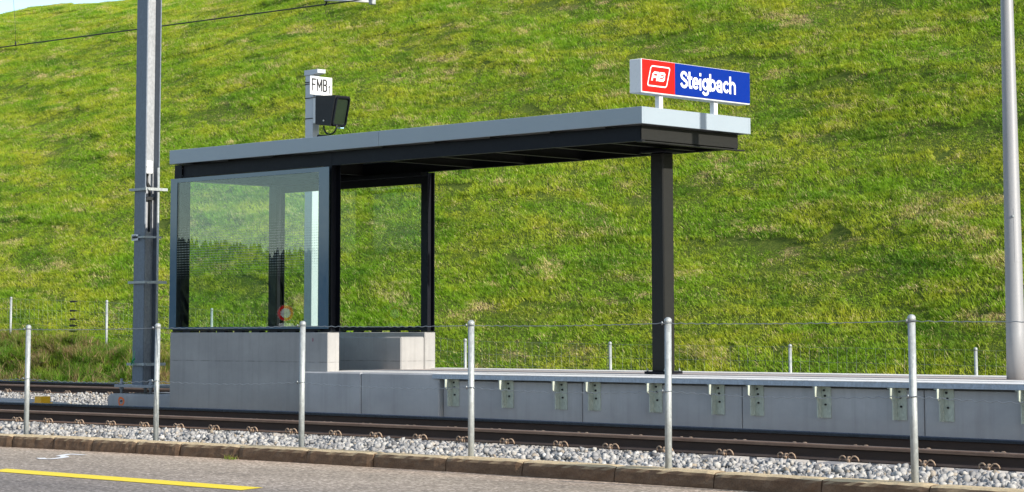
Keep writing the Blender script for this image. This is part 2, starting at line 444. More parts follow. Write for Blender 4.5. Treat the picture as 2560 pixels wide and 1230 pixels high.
# yellow marking and painted numeral, 4 mm above the asphalt
def flat(b, poly, z): b.add([(x, y, z) for x, y in poly], [tuple(range(len(poly)))])
b = MB(); ya = (.2335 / 3.1)
flat(b, [(-15.62, 10.12), (-12.42, 10.125), (-12.50, 10.395), (-15.80, 10.39)], .004)
b.build('yellow_marking', M_ymark, road)
b = MB()
pts5 = [(-17.04, 12.03), (-17.24, 12.02), (-17.17, 11.92), (-17.05, 11.78), (-16.96, 11.765), (-16.86, 11.70), (-16.76, 11.57), (-16.70, 11.44), (-16.76, 11.40), (-16.90, 11.47)]
for (a, c) in zip(pts5, pts5[1:]):
    d = Vector((c[0] - a[0], c[1] - a[1], 0)).normalized(); n_ = Vector((-d.y, d.x, 0)) * .038; e = d * .016
    flat(b, [(a[0] - n_.x - e.x, a[1] - n_.y - e.y), (c[0] - n_.x + e.x, c[1] - n_.y + e.y), (c[0] + n_.x + e.x, c[1] + n_.y + e.y), (a[0] + n_.x - e.x, a[1] + n_.y - e.y)], .004 + .00005 * len(b.f))
b.build('painted_numeral', M_wmark, road)

# kerbstones
KJ = [-22.9, -22.1, -21.3, -20.5, -19.6, -18.75, -18.124, -17.537, -16.895, -16.275, -15.468, -14.568, -13.735, -12.874, -12.008, -11.028, -10.044, -9.06, -8.15, -7.2]
kl = {4: 'brown kerbstone leftmost in view, cut by the left picture edge', 5: 'brown kerbstone at the foot of the leftmost near fence post',
      6: 'brown kerbstone facing the white painted numeral on the road', 7: 'brown kerbstone between the white painted numeral and the second near post',
      8: 'brown kerbstone at the foot of the second near fence post from the left', 9: 'brown kerbstone ending at the grass weed, left of it',
      10: 'brown kerbstone from the grass weed to the third near fence post', 11: 'brown kerbstone just right of the third near fence post',
      12: 'brown kerbstone just left of the fourth near fence post', 13: 'brown kerbstone at the foot of the fourth near fence post',
      14: 'brown kerbstone just left of the fifth near fence post', 15: 'brown kerbstone at the foot of the fifth near post, below the black canopy column',
      16: 'brown kerbstone just right of the fifth near post, below the canopy column', 17: 'brown kerbstone at the foot of the rightmost near fence post'}
for i in range(4, len(KJ) - 1):
    x0, x1 = KJ[i] + .006, KJ[i + 1] - .006; n = 14
    b = MB(); vs = []
    dz = random.uniform(-.004, .004); dy = random.uniform(-.006, .006)
    for k in range(n + 1):
        x = x0 + (x1 - x0) * k / n; y = kerb_y(x) + dy
        e = .014 if k in (0, n) else 0.
        j = lambda s_: random.uniform(-s_, s_)
        pr = [(0 + e * .5, -.10), (0 + j(.003) + e * .6, .03), (.004 + j(.004) + e * .8, .085 - e * .3), (.016 + j(.003) + e * .4, .108 + j(.003) - e * .5), (.038 + j(.003), .120 + dz - e * .6), (.10, .122 + dz + j(.002) - e * .5), (.16, .120 + dz - e * .5), (.18, .10), (.18, -.10)]
        vs += [(x, y + u, v) for u, v in pr]
    m_ = 9
    fs = [(k * m_ + q, (k + 1) * m_ + q, (k + 1) * m_ + (q + 1) % m_, k * m_ + (q + 1) % m_) for k in range(n) for q in range(m_)]
    fs += [tuple(range(m_)), tuple(n * m_ + q for q in range(m_))[::-1]]
    b.add(vs, fs, False)
    o = b.build('kerbstone', M_kerb)
    tag(o, kl.get(i, 'brown kerbstone beyond the right picture edge'), 'kerbstone', 'kerbstones along the road edge')

# ballast stones: ONE stuff object
def stone_shape(rng):
    t = (1 + 5 ** .5) / 2
    V = np.array([(-1, t, 0), (1, t, 0), (-1, -t, 0), (1, -t, 0), (0, -1, t), (0, 1, t), (0, -1, -t), (0, 1, -t), (t, 0, -1), (t, 0, 1), (-t, 0, -1), (-t, 0, 1)], float)
    V /= np.linalg.norm(V[0])
    Fc = [(0, 11, 5), (0, 5, 1), (0, 1, 7), (0, 7, 10), (0, 10, 11), (1, 5, 9), (5, 11, 4), (11, 10, 2), (10, 7, 6), (7, 1, 8), (3, 9, 4), (3, 4, 2), (3, 2, 6), (3, 6, 8), (3, 8, 9), (4, 9, 5), (2, 4, 11), (6, 2, 10), (8, 6, 7), (9, 8, 1)]
    # cut with random planes -> faceted crushed rock
    for _ in range(7):
        nrm = rng.normal(size=3); nrm /= np.linalg.norm(nrm); d = rng.uniform(.35, .8)
        h = V @ nrm; V = V - np.outer(np.maximum(h - d, 0), nrm)
    V *= np.array([1, rng.uniform(.65, .95), rng.uniform(.5, .8)])
    return V, np.array(Fc)
def scatter_stones(regions, name):
    shapes = [stone_shape(RNG) for _ in range(24)]
    AV, AF = [], []; off = 0
    for (cnt, fx, smin, smax) in regions:
        for _ in range(cnt):
            x, y, z = fx(); s_ = RNG.uniform(smin, smax)
            V, Fc = shapes[RNG.integers(24)]
            q = RNG.normal(size=4); q /= np.linalg.norm(q); a, b_, c_, d_ = q
            R_ = np.array([[1 - 2 * (c_ * c_ + d_ * d_), 2 * (b_ * c_ - a * d_), 2 * (b_ * d_ + a * c_)], [2 * (b_ * c_ + a * d_), 1 - 2 * (b_ * b_ + d_ * d_), 2 * (c_ * d_ - a * b_)], [2 * (b_ * d_ - a * c_), 2 * (c_ * d_ + a * b_), 1 - 2 * (b_ * b_ + c_ * c_)]])
            AV.append((V * s_) @ R_.T + np.array([x, y, z])); AF.append(Fc + off); off += len(V)
    V = np.concatenate(AV); Fc = np.concatenate(AF)
    me = D.meshes.new(name); me.vertices.add(len(V)); me.vertices.foreach_set('co', V.ravel())
    me.loops.add(Fc.size); me.loops.foreach_set('vertex_index', Fc.ravel().astype(np.int32))
    me.polygons.add(len(Fc)); me.polygons.foreach_set('loop_start', np.arange(0, Fc.size, 3, dtype=np.int32))
    me.update(calc_edges=True); me.validate(); me.materials.append(M_stone)
    o = D.objects.new(name, me); COL.objects.link(o); return o
def rg_front():
    x = RNG.uniform(-26, -6.5); t = RNG.uniform(0, 1); y0 = kerb_y(x) + .20; y1 = near_y(x) - .085
    y = y0 + (y1 - y0) * t
    hump = .015 * math.sin(x * 2.1 + 3 * t) + .02 * math.sin(x * 5.3 - 4 * t)
    return x, y, .062 + .02 * math.sin(PI * t) - .004 * t ** 4 + hump * .6 + RNG.uniform(-.025, .012)
def rg_front_low():
    x, y, z = rg_front(); return x, y, z - .03
def rg_mid():
    x = RNG.uniform(-30, -12); t = RNG.uniform(0, 1); y = near_y(x) + .1 + .85 * t
    return x, y, .10 + RNG.uniform(-.03, .0)
def rg_back():
    x = RNG.uniform(-46, -20); y = RNG.uniform(16.35, 21.75)
    return x, y, .075 + .03 * math.sin(x * 1.7 + y) + RNG.uniform(-.03, .02)
def rg_t2():
    x = RNG.uniform(-46, -24); y = RNG.uniform(22.0, 24.3); return x, y, .07 + RNG.uniform(-.03, .02)
gr = scatter_stones([(8500, rg_front, .028, .050), (6000, rg_front_low, .03, .045), (3000, rg_mid, .02, .035), (16000, rg_back, .024, .042), (5000, rg_t2, .024, .042)], 'gravel')
tag(gr, kind='stuff')
gr['label'] = 'pale grey crushed stone ballast around the tracks'; gr['category'] = 'gravel'

# ------------------------------------------------------------------ railway tracks
def rail_profile(zt):
    h = .13
    return [(-.05, -h), (.05, -h), (.05, -h + .009), (.012, -h + .024), (.0065, -h + .036), (.0065, -.040), (.026, -.030), (.029, -.008), (.022, 0), (-.022, 0), (-.029, -.008), (-.026, -.030), (-.0065, -.040), (-.0065, -h + .036), (-.012, -h + .024), (-.05, -h + .009)]
def sweep(yf, zt, xs, prof=None):
    b = MB(); pr = prof or rail_profile(zt); n = len(pr)
    vs = [(x, yf(x) + u, zt + v) for x in xs for u, v in pr]
    fs = [(i * n + k, (i + 1) * n + k, (i + 1) * n + (k + 1) % n, i * n + (k + 1) % n) for i in range(len(xs) - 1) for k in range(n)]
    b.add(vs, fs); b.add(vs[:n], [tuple(range(n))]); b.add(vs[-n:], [tuple(range(n))[::-1]]); return b
def clip_mesh(side):
    """spring clip with bolt on the rail foot; local origin on the foot edge, side=-1 lies towards -y"""
    b = MB(); P = []
    for sx in (-1, 1):
        P = [(sx * .014, .030 * side, .006), (sx * .026, .032 * side, .026), (sx * .044, .030 * side, .040), (sx * .064, .028 * side, .040), (sx * .082, .026 * side, .028), (sx * .090, .022 * side, .008), (sx * .088, .016 * side, -.004)]
        b.tube(P, .0070, 6)
    b.tube([(-.02, .045 * side, .010), (.02, .045 * side, .010)], .0068, 6)
    b.lathe([(.020, -.01), (.020, .012), (.016, .014), (.016, .036), (.010, .039)], (0, .024 * side, .0), 6)
    return b
def make_track(label, yfs, zts, xs, cx, sl_len, vis_sides):
    t = empty('railway_track', (cx[len(cx) // 2], yfs[0](cx[len(cx) // 2]), .1), label, 'railway track', 'railway tracks')
    off = -Vector(t.location)
    for k in (0, 1):
        r = sweep(yfs[k], zts[k], xs).build('rail', M_rust, t)
        r.data.materials.append(M_rustd)
        for p_ in r.data.polygons:
            if p_.index % 16 in (1, 3, 4, 5, 11, 12, 13, 15): p_.material_index = 1      # web and foot edge: shade under the rail head put into the rust colour
        # polished bands; the near rail's top has its sunlit edge painted in paler brown
        g = -1 if k == 1 else 1
        sweep(yfs[k], zts[k], xs, [(-.018, .0005), (.0, .0012), (.018, .0005), (.018, -.002), (-.018, -.002)]).build('running_surface', M_railtop if k == 0 else M_polish, r)
        sweep(yfs[k], zts[k], xs, [(g * .0275, -.030), (g * .0305, -.029), (g * .0305, -.008), (g * .024, .001), (g * .020, .001), (g * .024, -.008)]).build('gauge_face', M_polish, r)
    s0 = c0 = None
    for x in cx:
        ya, yb = yfs[0](x), yfs[1](x); za, zb = zts[0] - .13, zts[1] - .13
        mid = (ya + yb) / 2
        if s0 is None:
            b = MB(); L = sl_len / 2
            b.add([(-.13, -L, -.11), (.13, -L, -.11), (.13, L, -.11), (-.13, L, -.11), (-.11, -L + .02, -.001), (.11, -L + .02, -.001), (.11, L - .02, -.001), (-.11, L - .02, -.001)], [(0, 3, 2, 1), (4, 5, 6, 7), (0, 1, 5, 4), (1, 2, 6, 5), (2, 3, 7, 6), (3, 0, 4, 7)])
            s_ = s0 = b.build('sleeper', M_conc, t, loc=(0, 0, 0))
        else:
            s_ = s0.copy(); COL.objects.link(s_); s_.parent = t
        s_.location = Vector((x, mid, (za + zb) / 2 - .075)) + off; s_.rotation_euler = (math.atan2(zb - za, yb - ya), 0, 0)
        for k, sd_ in vis_sides:
            if c0 is None: c0 = {}
            if sd_ not in c0:
                c_ = c0[sd_] = clip_mesh(sd_).build('rail_clip', M_clip, t, loc=(0, 0, 0))
            else:
                c_ = c0[sd_].copy(); COL.objects.link(c_); c_.parent = t
            c_.location = Vector((x, yfs[k](x) + sd_ * .05, zts[k] - .13 + .009 - .014 * k)) + off
            c_.rotation_euler = (0, 0, random.uniform(-.06, .06))
    return t
cx1 = [-22.08 - .57, -22.08, -21.499, -20.929, -20.364, -19.78, -19.19, -18.60, -17.98, -17.364, -16.689, -16.083, -15.449, -14.847, -14.254, -13.559, -12.935, -12.288, -11.6, -10.927, -10.277, -9.527, -8.928, -8.33, -7.7]
make_track('brown rusty front railway track, in front of the grey platform wall', (near_y, lambda x: near_y(x) + 1.05), RAIL1, [i * .5 for i in range(-100, 41)], cx1, 1.45, ((0, -1), (1, -1)))
cx2 = [-38.6 + .6 * i for i in range(24)]
make_track('brown rusty rear railway track, at the foot of the overgrown bank', (lambda x: 21.9, lambda x: 22.95), (.22, .24), [i * 1. for i in range(-80, 21)], cx2, 1.9, ((0, -1), (1, -1)))

# ------------------------------------------------------------------ platform
PZ = .675
plat = empty('platform', (-14, 17.6, 0), 'low grey concrete station platform with steel edge on brackets', 'platform')
PJ = [-19.35, -18.29, -17.043, -15.032, -12.997, -10.968, -8.95, -6.9, -4.9]
for i in range(len(PJ) - 1):
    b = MB(); top = PZ - .002 if i < 2 else .605
    b.bbox(PJ[i] + .005, PJ[i + 1] - .005, 16.60 if i < 2 else 16.66, 16.74, -.1, top, .012 if i < 2 else .005)
    o = b.build('wall_panel', M_concp, plat)
    if i == 0: o['label'] = 'wall panel with dark smudges under its top edge'
b = MB(); b.box(-19.3, -4.9, 16.745, 18.9, .0, .62); b.build('core', M_conc, plat)
M_edge = concrete('edge_plate_sunlit', (.86, .83, .78), hue=(1, 1, 1), stain=.12); M_deckl = concrete('deck_light', (.80, .76, .70), hue=(1, 1, 1), stain=.2); M_deckp = concrete('deck_pink', (.50, .42, .37), hue=(1, 1, 1), stain=.2)
b = MB(); b.bbox(-17.13, -4.9, 16.5785, 16.90, .6682, .678, .003); b.build('edge_plate', M_edge, plat)  # top of the steel edge: its sunlit white is put into the colour
b = MB(); b.bbox(-17.13, -4.9, 16.58, 16.589, .622, .6675, .002)
b.box(-16.95, -4.9, 16.60, 16.66, .622, .63)
b.build('edge_angle', M_galvd, plat)
for (a, c, m_, z, n_) in ((16.905, 17.10, M_deckl, .676, 'front_strip'), (17.16, 17.62, M_deckl, .680, 'paving_strip'), (17.63, 18.35, M_deckp, .684, 'paving_strip'), (18.36, 18.88, M_deckl, .690, 'rear_strip')):
    b = MB(); b.box(-17.03 if a < 16.95 else -19.3, -4.9, a, c, .621, z); b.build(n_, m_, plat)
b = MB(); b.box(-19.34, -17.04, 16.75, 17.15, .621, .677); b.build('front_strip', M_deckl, plat)
# brackets (angle cut-outs bolted to the wall)
BX = [-16.902, -16.094, -15.339, -14.885, -14.081, -13.306, -12.84, -12.071, -11.25, -10.762, -9.95, -9.2]
br0 = None; o_ = -Vector(plat.location)
for x in BX:
    if br0 is None:
        b = MB()
        prof = [(0, -.285), (-.074, -.285), (-.074, -.128), (-.082, -.108), (-.115, -.088), (-.115, 0), (0, 0)]   # (y, z) of the leg that stands out
        b.prism(prof, lambda u, v, t: (t, u, v), -.006, .006)
        b.box(.0062, .105, -.010, -.0005, -.285, -.002)
        b.box(-.05, -.0062, -.080, -.004, -.008, -.0005)
        br0 = o = b.build('bracket', M_brk, plat, loc=(0, 0, 0))
        kids = []
        for (bx, bz) in ((.035, -.035), (.045, -.085), (.05, -.165)):
            bb = MB(); bb.tube([(bx, -.010, bz), (bx, -.022, bz)], .0105, 6)
            k_ = bb.build('bolt', M_blackmat, o, loc=(0, 0, 0)); kids.append(k_)
    else:
        o = br0.copy(); COL.objects.link(o); o.parent = plat
        for k_ in kids:
            c_ = k_.copy(); COL.objects.link(c_); c_.parent = o
    o.location = Vector((x, 16.66, .6205)) + o_

# ------------------------------------------------------------------ shelter
sh = empty('waiting_shelter', (-18.1, 17.6, PZ), 'black steel platform shelter with grey flat roof, glass panes and concrete walls', 'shelter')
XL, XR = -21.89, -14.214; YF, YR = 16.66, 18.42; ZT, ZB = 3.362, 3.192
# roof: deck + fascia boards
b = MB(); b.box(XL + .035, XR - .035, YF + .035, YR - .035, ZB + .02, ZT - .03)
roof = b.build('roof', M_blackmat, sh)
xj = -18.084
b = MB(); b.bbox(XL, xj - .0015, YF, YF + .03, ZB, ZT, .003).bbox(xj + .0015, XR, YF, YF + .03, ZB, ZT, .003)
b.bbox(XR - .03, XR - .0005, YF + .0305, YR - .0305, ZB, ZT - .0005, .003).bbox(XL + .0005, XL + .03, YF + .0305, YR - .0305, ZB, ZT - .0005, .003)
b.bbox(XL, XR, YR - .03, YR, ZB, ZT, .003)
b.box(XL + .031, XR - .031, YF + .031, YR - .031, ZT - .028, ZT - .018)
b.build('fascia', M_fascia, roof)
# edge beams (channels): web recessed between flanges
Yb0, Yb1 = 16.77, 18.33; Xb0, Xb1 = -21.925, -14.316; BZ0, BZ1 = 3.030, 3.188
def beam_x(b, x0, x1, y, sgn):
    b.box(x0, x1, y, y + sgn * .010, BZ0 + .013, BZ1 - .003); b.box(x0, x1, y - sgn * .008, y + sgn * .055, BZ0, BZ0 + .0125)
b = MB(); beam_x(b, -21.775, -19.135, Yb0 + .02, 1); beam_x(b, -18.985, Xb1 - .002, Yb0, 1)
b.build('front_beam', M_black, sh)
b = MB(); beam_x(b, Xb0 + .04, Xb1 - .002, Yb1 - .012, -1); b.box(-21.8, -19.0, 18.20, 18.30, 2.985, 3.0295); b.build('rear_beam', M_black, sh)
b = MB(); b.box(Xb1 - .012, Xb1, Yb0 + .0, Yb1, BZ0 + .013, BZ1 - .003); b.box(Xb1 - .06, Xb1 + .018, Yb0 - .01, Yb1 + .10, BZ0 - .012, BZ0 - .0005)
b.build('end_beam', M_char, sh)
b = MB(); b.box(Xb0 + .004, Xb0 + .014, Yb0 + .15, Yb1 + .02, BZ0 - .0005, BZ1 - .003); b.build('end_beam', M_black, sh)
for x in (-20.95, -20.1, -18.2, -17.35, -16.5, -15.62, -14.85):
    b = MB(); b.box(x - .03, x + .03, Yb0 + .06, Yb1 - .07, BZ0 + .012, BZ0 + .02); b.box(x - .004, x + .004, Yb0 + .06, Yb1 - .07, BZ0 + .0205, BZ1 + .02)
    b.build('rafter', M_char, sh)
# columns
WZ = 1.120
def hcol(x0, x1, y0, y1, top=BZ1 - .002):
    b = MB(); b.hbeam(x0, x1, y0, y1, WZ + .012, top, .010, .008)
    b.box(x0 - .01, x1 + .004, y0 - .012, y1 + .012, WZ, WZ + .0115)
    o = b.build('column', M_black, sh)
    return o
cA = hcol(-21.925, -21.785, Yb0, Yb0 + .14)
cB = hcol(-19.130, -18.990, Yb0, Yb0 + .14)
cC = hcol(-19.105, -18.990, 18.30, 18.418, BZ0 - .001)
cD = hcol(-21.90, -21.755, 18.27, 18.415, BZ0 - .001)
for c_, x in ((cA, -21.851), (cB, -19.056)):
    b = MB()
    for yy in (Yb0 + .045, Yb0 + .095):
        for zz in (3.055, 3.145): b.tube([(x, yy, zz), (x + .016, yy, zz)], .011, 6)
    b.build('bolt', M_galvd, c_)
# free column at the open end
b = MB(); b.bbox(-14.965, -14.79, 17.665, 17.84, PZ + .03, 2.99, .012)
fc = b.build('column', M_char, sh); fc['label'] = 'single free-standing column at the open end'
b = MB(); b.bbox(-15.06, -14.69, 17.60, 17.91, 2.9905, 3.016, .003); b.build('head_plate', M_black, fc)
b = MB(); b.bbox(-15.02, -14.735, 17.61, 17.895, .6845, .712, .003); b.build('base_plate', M_black, fc)
for (x, y) in ((-14.995, 17.635), (-14.76, 17.635), (-14.995, 17.87), (-14.76, 17.87)):
    b = MB(); b.lathe([(.012, 0), (.012, .014), (.007, .015), (.007, .03)], (x, y, .712), 6); b.build('bolt', M_galv, fc)
# concrete walls, bench
b = MB(); b.bbox(-21.915, -18.986, 16.722, 16.900, -.1, WZ, .008); fwall = b.build('front_wall', M_concw, sh)
b = MB(); b.add([(-19.245 + .014 * math.cos(a), 16.7215, 1.035 + .024 * math.sin(a)) for a in [k * PI / 5 for k in range(10)]], [tuple(range(10))]); b.build('red_mark', M_pink, fwall)
b = MB(); b.bbox(-21.915, -18.986, 18.253, 18.43, .0, WZ, .008); b.build('rear_wall', M_concw, sh)
b = MB(); b.bbox(-21.915, -21.74, 16.902, 18.251, .0, WZ, .008); b.build('side_wall', M_concw, sh)
b = MB(); b.bbox(-21.738, -18.988, 17.869, 18.251, .60, 1.066, .014); b.build('bench', M_concw, sh)
# glass: front, rear and side panes, bottom rails on spacers
def pane(name, x0, x1, y0, y1, z0, z1, m_):
    b = MB(); b.box(x0, x1, y0, y1, z0, z1); return b.build(name, m_, sh)
fp = pane('glass_pane', -21.920, -18.972, 16.716, 16.728, 1.163, 3.010, M_glassd)
b = MB()
b.box(-21.922, -21.792, 16.710, 16.7145, 1.161, 3.012).box(-19.145, -18.970, 16.710, 16.7145, 1.161, 3.012)
b.box(-21.7915, -19.1455, 16.710, 16.7145, 2.962, 3.012).box(-21.7915, -19.1455, 16.710, 16.7145, 1.161, 1.186)
b.build('pane_border', M_frit, fp)
pane('glass_pane', -21.75, -19.11, 18.345, 18.357, 1.168, 2.984, M_glass)
pane('glass_pane', -21.905, -21.893, 16.92, 18.262, 1.168, 2.99, M_glass)
def brail(x0, x1, y0, y1, alongx=True):
    b = MB(); b.box(x0, x1, y0, y1, 1.140, 1.1605)
    n = int((x1 - x0 if alongx else y1 - y0) / .33)
    for k in range(n + 1):
        t = (k + .5) / (n + 1)
        if alongx: c_ = x0 + (x1 - x0) * t; b.box(c_ - .07, c_ + .07, y0 + .004, y1 - .004, WZ + .0005, 1.1395)
        else: c_ = y0 + (y1 - y0) * t; b.box(x0 + .004, x1 - .004, c_ - .07, c_ + .07, WZ + .0005, 1.1395)
    b.build('bottom_rail', M_black, sh)
brail(-21.77, -19.145, 16.735, 16.80); brail(-21.75, -19.12, 18.33, 18.39); brail(-21.91, -21.86, 16.93, 18.26, False)
b = MB(); b.box(-21.75, -19.12, 18.33, 18.372, 1.1608, 1.186); b.build('glazing_bead', M_black, sh)
b = MB(); b.box(-21.92, -21.755, 16.92, 18.26, 2.9905, 3.0285); b.build('header', M_black, sh)
b = MB(); b.box(-21.754, -19.12, 18.335, 18.37, 2.90, 3.0295); b.build('glazing_bead', M_black, sh)

# ------------------------------------------------------------------ text helper
def text_mesh(name, body, size, m, parent, origin, ux, uy, sx=1., bold=0., depth=.002):
    """flat lettering, origin = lower left, ux/uy = unit vectors of reading direction and up"""
    cu = D.curves.new(name, 'FONT'); cu.body = body; cu.size = size; cu.extrude = depth / 2; cu.offset = bold
    cu.resolution_u = 6
    tmp = D.objects.new('tmp_text', cu); COL.objects.link(tmp)
    dg = bpy.context.evaluated_depsgraph_get(); dg.update()
    me = D.meshes.new_from_object(tmp.evaluated_get(dg)); me.name = name
    D.objects.remove(tmp); D.curves.remove(cu)
    ux, uy = Vector(ux).normalized(), Vector(uy).normalized(); uz = ux.cross(uy)
    X = Matrix((ux * sx, uy, uz)).transposed().to_4x4(); X.translation = Vector(origin)
    me.transform(X); me.materials.clear(); me.materials.append(m)
    o = D.objects.new(name, me); COL.objects.link(o); o.parent = parent
    p = parent; off = Vector((0, 0, 0))
    while p: off += Vector(p.location); p = p.parent
    o.location = -off; return o

def strokes(b, paths, wd, fn):
    for q, P in enumerate(paths):
        for s_, (a, c) in enumerate(zip(P, P[1:])):
            d = Vector((c[0] - a[0], c[1] - a[1])).normalized(); nn = Vector((-d.y, d.x)) * wd / 2; e = d * wd * .35
            lift = .0002 + .00004 * ((s_ + 5 * q) % 23)
            L = [(a[0] - nn.x - e.x, a[1] - nn.y - e.y), (c[0] - nn.x + e.x, c[1] - nn.y + e.y), (c[0] + nn.x + e.x, c[1] + nn.y + e.y), (a[0] + nn.x - e.x, a[1] + nn.y - e.y)]
            v = [fn(*p) for p in L]; v = [(x + lift, y, z) for x, y, z in v]
            b.add(v, [(0, 1, 2, 3)])
# ------------------------------------------------------------------ station sign
sg = empty('station_sign', (-14.395, 17.66, ZT), 'long red and blue station name sign on the roof end, reading Steigbach', 'sign')
b = MB(); b.bbox(-14.478, -14.318, 16.777, 18.549, 3.519, 3.862, .006); b.build('cabinet', M_signwhite, sg)
b = MB(); b.box(-14.3175, -14.312, 16.785, 17.294, 3.533, 3.857); rp = b.build('red_panel', M_red, sg)
b = MB(); b.box(-14.3175, -14.312, 17.298, 18.540, 3.533, 3.857); bp = b.build('blue_panel', M_blue, sg)
for y in (17.14, 18.03):
    b = MB(); b.bbox(-14.425, -14.365, y - .03, y + .03, ZT + .008, 3.5185, .004).bbox(-14.47, -14.32, y - .06, y + .10, ZT - .0178, ZT + .0078, .002); b.build('post', M_signwhite, sg)
XS = -14.3105
def arc(cx_, cy_, rx, ry, a0, a1, n=12):
    return [(cx_ + rx * math.cos(math.radians(a0 + (a1 - a0) * k / n)), cy_ + ry * math.sin(math.radians(a0 + (a1 - a0) * k / n))) for k in range(n + 1)]
GLY = {
    'S': (.126, [arc(.060, .128, .042, .032, 18, 255) + arc(.060, .049, .045, .034, 78, -165)]),
    't': (.070, [[(.026, .165), (.026, .032), (.036, .017), (.060, .017)], [(0, .113), (.060, .113)]]),
    'e': (.118, [[(.018, .066), (.098, .066)], arc(.058, .064, .041, .048, 2, 312)]),
    'i': (.050, [[(.021, .006), (.021, .108)], [(.021, .154), (.021, .166)]]),
    'g': (.122, [arc(.056, .066, .040, .046, 0, 360), [(.098, .122), (.098, -.012)], arc(.057, -.014, .041, .024, 0, -160)]),
    'b': (.120, [[(.018, .006), (.018, .170)], arc(.059, .064, .041, .048, 0, 360)]),
    'a': (.116, [[(.090, .006), (.090, .088)], arc(.054, .086, .036, .027, 0, 168), arc(.052, .038, .036, .026, 0, 360)]),
    'c': (.110, [arc(.058, .064, .041, .048, 48, 312)]),
    'h': (.114, [[(.018, .006), (.018, .170)], arc(.058, .075, .040, .038, 180, 0) + [(.098, .006)]]),
}
b = MB(); cur = 0.
for ch in 'Steigbach':
    adv, paths = GLY[ch]
    strokes(b, [[(u + cur, v) for u, v in P] for P in paths], .030, lambda u, v: (XS - .0012, 17.385 + .965 * u, 3.612 + v)); cur += adv
b.build('station_name', M_signwhite, bp)
# emblem: slanted rounded frame with the two letters
def slant(u, v): return (XS, 17.04 + u + (v) * .30, 3.697 + v)
def frame_path(hw, hh, r, n=6):
    P = []
    for cx_, cy_, a0 in ((hw - r, hh - r, 0), (-hw + r, hh - r, 90), (-hw + r, -hh + r, 180), (hw - r, -hh + r, 270)):
        for k in range(n + 1):
            a = math.radians(a0 + 90 * k / n); P.append((cx_ + r * math.cos(a), cy_ + r * math.sin(a)))
    return P
o1, i1 = frame_path(.155, .108, .03), frame_path(.142, .095, .02)
b = MB(); n_ = len(o1); vs = [slant(*p) for p in o1] + [slant(*p) for p in i1]
b.add(vs, [(k, (k + 1) % n_, n_ + (k + 1) % n_, n_ + k) for k in range(n_)]); b.build('emblem_frame', M_signwhite, rp)
b = MB()
A_ = [[(-.095, -.040), (-.095, .018), (-.078, .036), (-.020, .036), (-.020, -.040)], [(-.095, -.006), (-.02, -.006)]]
B_ = [[(.012, -.036), (.012, .036), (.072, .036), (.082, .026), (.082, .008), (.074, 0.), (.012, 0.)], [(.074, 0.), (.088, -.010), (.088, -.026), (.076, -.036), (.012, -.036)]]
strokes(b, A_ + B_, .023, slant); b.build('emblem_letters', M_signwhite, rp)

# ------------------------------------------------------------------ catenary mast left of the shelter
cm = empty('catenary_mast', (-23.215, 17.31, .40), 'tall galvanised steel overhead line mast standing left of the shelter', 'mast')
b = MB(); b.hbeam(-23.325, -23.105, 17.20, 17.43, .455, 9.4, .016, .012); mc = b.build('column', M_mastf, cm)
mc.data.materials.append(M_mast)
for p_ in list(mc.data.polygons)[12:18]: p_.material_index = 1      # web paler, flanges darker: sun and shade put into the steel colours
b = MB(); b.bbox(-23.52, -22.72, 17.06, 17.57, .420, .4545, .004); b.build('base_plate', M_mast, cm)
for (x, y) in ((-23.44, 17.12), (-22.82, 17.12), (-23.44, 17.50), (-22.82, 17.50)):
    b = MB(); b.lathe([(.018, 0), (.018, .19)], (x, y, .34), 8).lathe([(.03, 0), (.03, .025)], (x, y, .455), 6).lathe([(.03, 0), (.03, .025)], (x, y, .394), 6); b.build('anchor_bolt', M_mast, cm)
for z in (2.965, 1.765, .715):
    b = MB(); b.box(-23.40, -23.05, 17.165, 17.19, z - .016, z + .016); b.box(-23.045, -23.02, 17.15, 17.50, z - .018, z + .018); b.box(-23.40, -23.375, 17.1905, 17.48, z - .016, z + .016)
    b.box(-23.40, -23.05, 17.44, 17.46, z - .016, z + .016)
    b.tube([(-23.0328, 17.19, z), (-23.0, 17.19, z)], .02, 6)
    b.build('pipe_clamp', M_galv, cm)
b = MB(); b.box(-23.10, -23.07, 17.16, 17.445, 2.335, 2.36); b.box(-23.335, -23.10, 17.175, 17.195, 2.335, 2.36); b.build('strap', M_galv, cm)
b = MB(); b.tube([(-23.07, 17.385, .5), (-23.07, 17.385, 3.25)], .017, 8); b.build('conduit', M_galv, cm)
b = MB(); b.tube([(-23.195, 17.30, 3.17), (-23.19, 17.30, 3.05), (-23.19, 17.34, 2.95), (-23.19, 17.335, 2.42)], .013, 6).tube([(-23.195, 17.27, 3.15), (-23.19, 17.31, 3.06), (-23.19, 17.36, 2.98)], .007, 6)
b.box(-23.205, -23.15, 17.26, 17.39, 2.83, 2.87); b.build('cable', M_cable, cm)
b = MB(); b.bbox(-23.205, -23.12, 17.235, 17.335, 3.17, 3.252, .008).bbox(-23.205, -23.12, 17.235, 17.335, 3.256, 3.338, .008); b.build('junction_box', M_white, cm)
b = MB(); b.box(-23.345, -23.215, 17.175, 17.183, 2.305, 2.385); npl = b.build('number_plate', M_white, cm)
text_mesh('number', '63R', .075, M_ink, npl, (-23.338, 17.1745, 2.32), (1, 0, 0), (0, 0, 1), .78, .001, .001)
cm.location = CAM + (Vector(cm.location) - CAM) * 1.035; cm.scale = (1.035, 1.035, 1.035)
